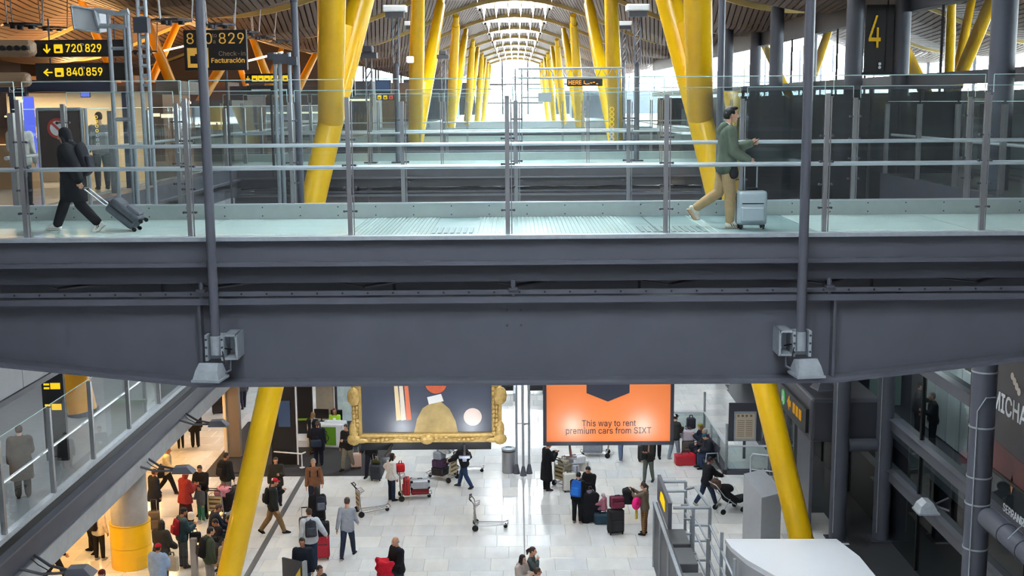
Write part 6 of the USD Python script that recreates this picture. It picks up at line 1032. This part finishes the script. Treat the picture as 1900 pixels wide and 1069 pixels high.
# ================================================================== ARRIVALS HALL, WARM LEFT SIDE
person('woman in red headscarf and long maroon skirt on the warm-lit floor', ft(346, 972), -40, 1.74, (140, 46, 44), (46, 22, 30), (40, 30, 30), ('none', 'black'), 1, 'stand', ('bent', 'bent'), bulk=.04, coat=.2, skirt=(52, 22, 32), hijab=(146, 54, 46)); softbag('white paper bag in front of the woman in the red headscarf', (*(atZ(349, 960, .8)[:2]+[.12, -.1]), .75), 0, .2, .1, .26, (218, 216, 214), strap=False)
person('man in black jacket standing behind the woman in the red headscarf', hp(362, 868, 1.74, .1, .3), 170, 1.74, (26, 26, 30), (30, 32, 38), (30, 28, 28), ('short', 'black'), 1, 'stand', ('bent', 'bent'), nod=16, bulk=.025); person('child in grey top and green trousers beside the woman in the red headscarf', ft(365, 966, 0, .2, -.12), 150, 1.24, (78, 84, 92), (54, 112, 92), (214, 210, 206), ('short', 'black'), 1, 'stand', ('down', 'bent'), bulk=.02, category='child')
p = person('man in cream jacket striding right beside the gallery', ft(312, 916), -85, 1.74, (206, 194, 166), (28, 28, 32), (60, 48, 40), ('short', 'brown'), 1, 'walk', ('down', 'swing'), nod=8, bulk=.025); softbag('big black shoulder bag on the man in the cream jacket', (p['pel'][0]-.12, p['pel'][1]-.28, p['pel'][2]-.2), -85, .44, .2, .36, (26, 27, 34))
person('person in long navy puffer coat beside the gallery column', hp(283, 872, 1.72), -50, 1.72, (30, 34, 48), (26, 26, 30), (180, 176, 170), ('short', 'brown'), 1, 'stand', ('down', 'down'), coat=.25, bulk=.04); suitcase('brown suitcase with raised handle beside the gallery column', (*atZ(287, 985)[:2], 0), 10, .36, .24, .6, (96, 82, 64), .35)
p = person('man in black jacket with backpack standing behind the pink-bag trolley', hp(417, 842, 1.74), -25, 1.74, (34, 36, 40), (120, 122, 126), (40, 38, 38), ('short', 'black'), 1, 'stand', ('down', 'down'), turn=-30, bulk=.025); backpack('black backpack on the man behind the pink-bag trolley', p['back']+[-.05, 0, 0], -25, (26, 27, 31)); suitcase('grey suitcase with raised handle right of the man behind the pink-bag trolley', (p['pel'][0]+.4, p['pel'][1]-.1, 0), 10, .38, .25, .58, (70, 70, 74), .42)
q = np.array(ft(408, 958)); trolley('luggage trolley with yellow-printed panel and a pink bag on the warm-lit floor', tuple(q), -8); softbag('black holdall on the pink-bag trolley', on(q, -8, .12, .15, .17), -8, .5, .5, .5, (28, 28, 32)); softbag('pink quilted bag topping the trolley on the warm-lit floor', on(q, -8, .1, .12, .68), -8, .5, .38, .28, (206, 138, 160), lumpy=.05); softbag('dark rucksack at the right of the pink-bag trolley', on(q, -8, .38, .05, .35), -8, .26, .3, .5, (32, 32, 38))
person('man in navy puffer jacket bending over the queue beside the left pylon', hp(393, 936, 1.84), -70, 1.84, (28, 32, 46), (34, 36, 44), (30, 28, 28), ('short', 'brown'), 1, 'stand', ('fwd', 'fwd'), nod=24, lean=10, bulk=.035); person('dark-haired woman in black jacket in front of the navy puffer man', hp(405, 962, 1.64), 120, 1.64, (28, 28, 34), (30, 30, 36), (30, 28, 28), ('short', 'black'), 1, 'stand', ('bent', 'bent'), nod=24, bulk=.02)
p = person('young man in dark blue jacket at the edge of the left pylon', hp(422, 962, 1.72, .08, .25), 100, 1.72, (40, 48, 60), (40, 44, 52), (30, 28, 28), ('short', 'black'), 1, 'stand', ('bent', 'bent'), nod=20, bulk=.02); backpack('red and white rucksack on the young man beside the left pylon', p['back'], 100, (176, 36, 48), .9, (224, 222, 220))
p = person('man in green hooded top and grey joggers with a black backpack at the glass barrier', hp(385, 980, 1.86), -62, 1.86, (62, 72, 58), (132, 132, 136), (60, 58, 58), ('short', 'black'), 0, 'stand', ('down', 'down'), nod=10, hood=(66, 76, 62), bulk=.02); backpack('black backpack on the man in the green hooded top', p['back'], -62, (28, 28, 32), 1.15)
person('child in pale furry hooded coat beside the man in the green top', hp(410, 1008, 1.3, .08, .15), 150, 1.3, (188, 176, 158), (150, 140, 128), (90, 84, 80), ('short', 'brown'), 0, 'stand', ('bent', 'down'), bulk=.05, hat=('hood', (150, 130, 106)), category='child')
p = person('person in black woollen hat and teal jacket in the queue by the column', hp(327, 950, 1.8, .06, .25), -55, 1.8, (44, 66, 74), (30, 32, 40), (40, 38, 38), ('short', 'black'), 1, 'stand', ('bent', 'bent'), nod=10, bulk=.03, hat=('beanie', (26, 27, 32))); backpack('dark red backpack on the person in the teal jacket', p['back'], -55, (130, 24, 40)); softbag('black handbag carried by the person in the teal jacket', (p['hand'][1][0], p['hand'][1][1]-.1, p['pel'][2]-.25), 20, .34, .18, .32, (28, 28, 32))
p = person('person with long black hair in dark parka in the queue by the column', hp(307, 964, 1.78, -.1, -.2), -25, 1.78, (50, 48, 44), (36, 34, 40), (110, 84, 70), ('long', 'black'), 1, 'stand', ('hold', 'hold'), bulk=.045, coat=.2); softbag('bright red holdall between the column and the person in the dark parka', (p['hand'][-1][0]-.06, p['hand'][-1][1], p['hand'][-1][2]-.56), 0, .30, .22, .46, (178, 30, 40), lumpy=.05); softbag('cream patterned tote bag hanging from the person in the dark parka', (p['pel'][0]+.32, p['pel'][1]-.12, .36), -10, .38, .16, .46, (178, 168, 152))
person('person in red knitted hat and light blue jacket beside the yellow sleeve', hp(291, 1012, 1.7), -15, 1.7, (142, 166, 196), (60, 72, 96), (50, 46, 46), ('short', 'black'), 1, 'stand', ('down', 'bent'), bulk=.045, hat=('beanie', (176, 30, 46)))
person('person in black trousers stepping left, upper body hidden by the gallery', ft(172, 1026), 75, 1.78, (26, 27, 32), (26, 28, 34), (22, 22, 24), ('short', 'black'), 1, 'walk', ('down', 'down'), stride=.5); p = person('person in white top with black backpack at the left of the yellow sleeve', ft(199, 1042, 0, -.25, .1), -15, 1.72, (214, 210, 200), (30, 32, 36), (150, 150, 150), ('short', 'black'), 1, 'stand', ('down', 'down')); backpack('black backpack on the person in the white top', p['back']+[-.08, 0, 0], -15, (24, 25, 28))
person('person in dark clothes walking under the gallery at the bottom left', ft(104, 1082), -70, 1.74, (26, 28, 36), (28, 28, 34), (30, 28, 28), ('short', 'black'), 1, 'walk', ('down', 'swing')); person('person in dark red cap just showing left of the yellow sleeve', hp(192, 1058, 1.72), 150, 1.72, (60, 44, 44), (40, 40, 46), (30, 28, 28), ('short', 'brown'), 1, 'stand', ('down', 'down'), hat=('beanie', (92, 34, 34)))
person('woman in black coat walking away far back on the warm-lit floor', ft(363, 830), 5, 1.66, (26, 26, 32), (30, 30, 36), (40, 36, 34), ('tail', 'brown'), 1, 'stand', ('down', 'down'), coat=.22, bulk=.03); person('child in orange top far back on the warm-lit floor', ft(336, 832), 20, 1.3, (198, 124, 48), (30, 30, 36), (40, 36, 34), ('short', 'black'), 1, 'stand', ('down', 'bent'), category='child')
suitcase('black suitcase standing far back beside the gallery edge', ft(405, 768), 15, .5, .3, .9, (28, 28, 32), .0); suitcase('slim brown case far back beside the cream portal', ft(424, 764), 0, .28, .2, .66, (110, 92, 74), .2); person('person in navy trousers half hidden behind the cream portal', ft(452, 758), 30, 1.7, (60, 62, 70), (34, 38, 56), (60, 50, 44), ('short', 'brown'), 1, 'walk', ('down', 'down'), stride=.6)
t = thing('queue_barrier', 'low glass queue barrier with a grey post beside the man in the green top', 'barrier', (*atZ(362, 1069)[:2], 0)); part(t, 'glass_pane', pane((-1.2, -1.4, .1), (.64, .77, 0), (0, 0, 1), 1.85, 1.0), GCLEAR); part(t, 'post', rbox(-.09, -.09, 0, .09, .09, 1.15, .02), INOX); part(t, 'glass_pane', pane((.1, 0, .1), (1, 0, 0), (0, 0, 1), .9, 1.1), GCLEAR)
t = thing('info_stand', 'grey slanted sign stand with a yellow corner at the bottom edge', 'sign', (*hp(548, 1040, 1.3)[:2], 0), -30); part(t, 'board', box(-.45, -.03, 0, .28, .03, 1.3), STEELD); part(t, 'post', box(.28, -.06, 0, .36, .06, 1.34), GALV); part(t, 'yellow_corner', flat(Polygon([(-.1, .7), (.2, .7), (.2, 1.15)]), .006, (0, -.04, 0)), mat('sign_yellow_paint', (226, 190, 60), .5), 'yellow triangle print')
for px, py, lab in ((941, 728, 'black armchair far back left of the lamp gantry'), (995, 728, 'black armchair far back right of the lamp gantry')):
    t = thing('armchair', lab, 'chair', ft(px, py), 180); part(t, 'seat', rbox(-.35, -.35, .15, .35, .35, .45, .06), BLACK); part(t, 'backrest', rbox(-.35, -.4, .3, .35, -.24, .9, .06), BLACK); part(t, 'armrest', rbox(-.42, -.36, .12, -.3, .34, .62, .04), BLACK); part(t, 'armrest', rbox(.3, -.36, .12, .42, .34, .62, .04), BLACK); part(t, 'foot', cat(*[cyl((a, b, 0), (a, b, .16), .025) for a in (-.3, .3) for b in (-.3, .3)]), GALV)
for k, (y, lab) in enumerate(((35.2, 'dim figure on the lift lobby behind the dark facade glass, nearer the thick column'), (36.6, 'dim figure on the lift lobby behind the dark facade glass, farther from the thick column'))): person(lab, (12.7, y, 2.9), 80+k*160, 1.74, (40, 42, 48), (36, 38, 44), (30, 30, 34), ('short', 'black'), 0, 'stand', ('bent', 'down'), bulk=.03)
person('person in brown coat seen through the gallery glass at the left edge', ft(44, 924, 4.44), 20, 1.72, (92, 82, 74), (60, 54, 52), (50, 44, 42), ('short', 'brown'), 0, 'stand', ('down', 'bent'), coat=.45, bulk=.04)
GROUPS = dict(roof_pylon='yellow V-shaped pylons along the void', hall_pylon='amber-lit pylons of the check-in hall', pier_pylon='yellow pylons beyond the right glazing', steel_column='grey steel columns of the right facade', luggage_trolley='airport luggage trolleys on the arrivals floor',
    uplighter='bowl uplighters of the check-in hall', rod_luminaire='ring luminaires under the amber roof', arm_lamp='arm lamps along the gallery edge', lamp_pole='hanging poles with flood lamps', lamp_mast='lamp masts on the far footbridges', footbridge='footbridges across the void', glass_balustrade='glass balustrades of the footbridges',
    hanging_sign='pair of black hanging signs', person='travellers in the terminal', backpack='worn backpacks', suitcase='suitcases and cabin cases', shop_unit='shop units of the upper hall', armchair='black armchairs far back', hanging_pole='thin hanging poles by the pylons')
for p_ in stage.GetPrimAtPath('/World').GetChildren():
    n_ = p_.GetName(); n_ = n_[:-4] if n_[-3:].isdigit() and n_[-4] == '_' else n_
    if n_ in GROUPS and p_.GetCustomDataByKey('label') and not p_.GetCustomDataByKey('group'): p_.SetCustomDataByKey('group', GROUPS[n_])
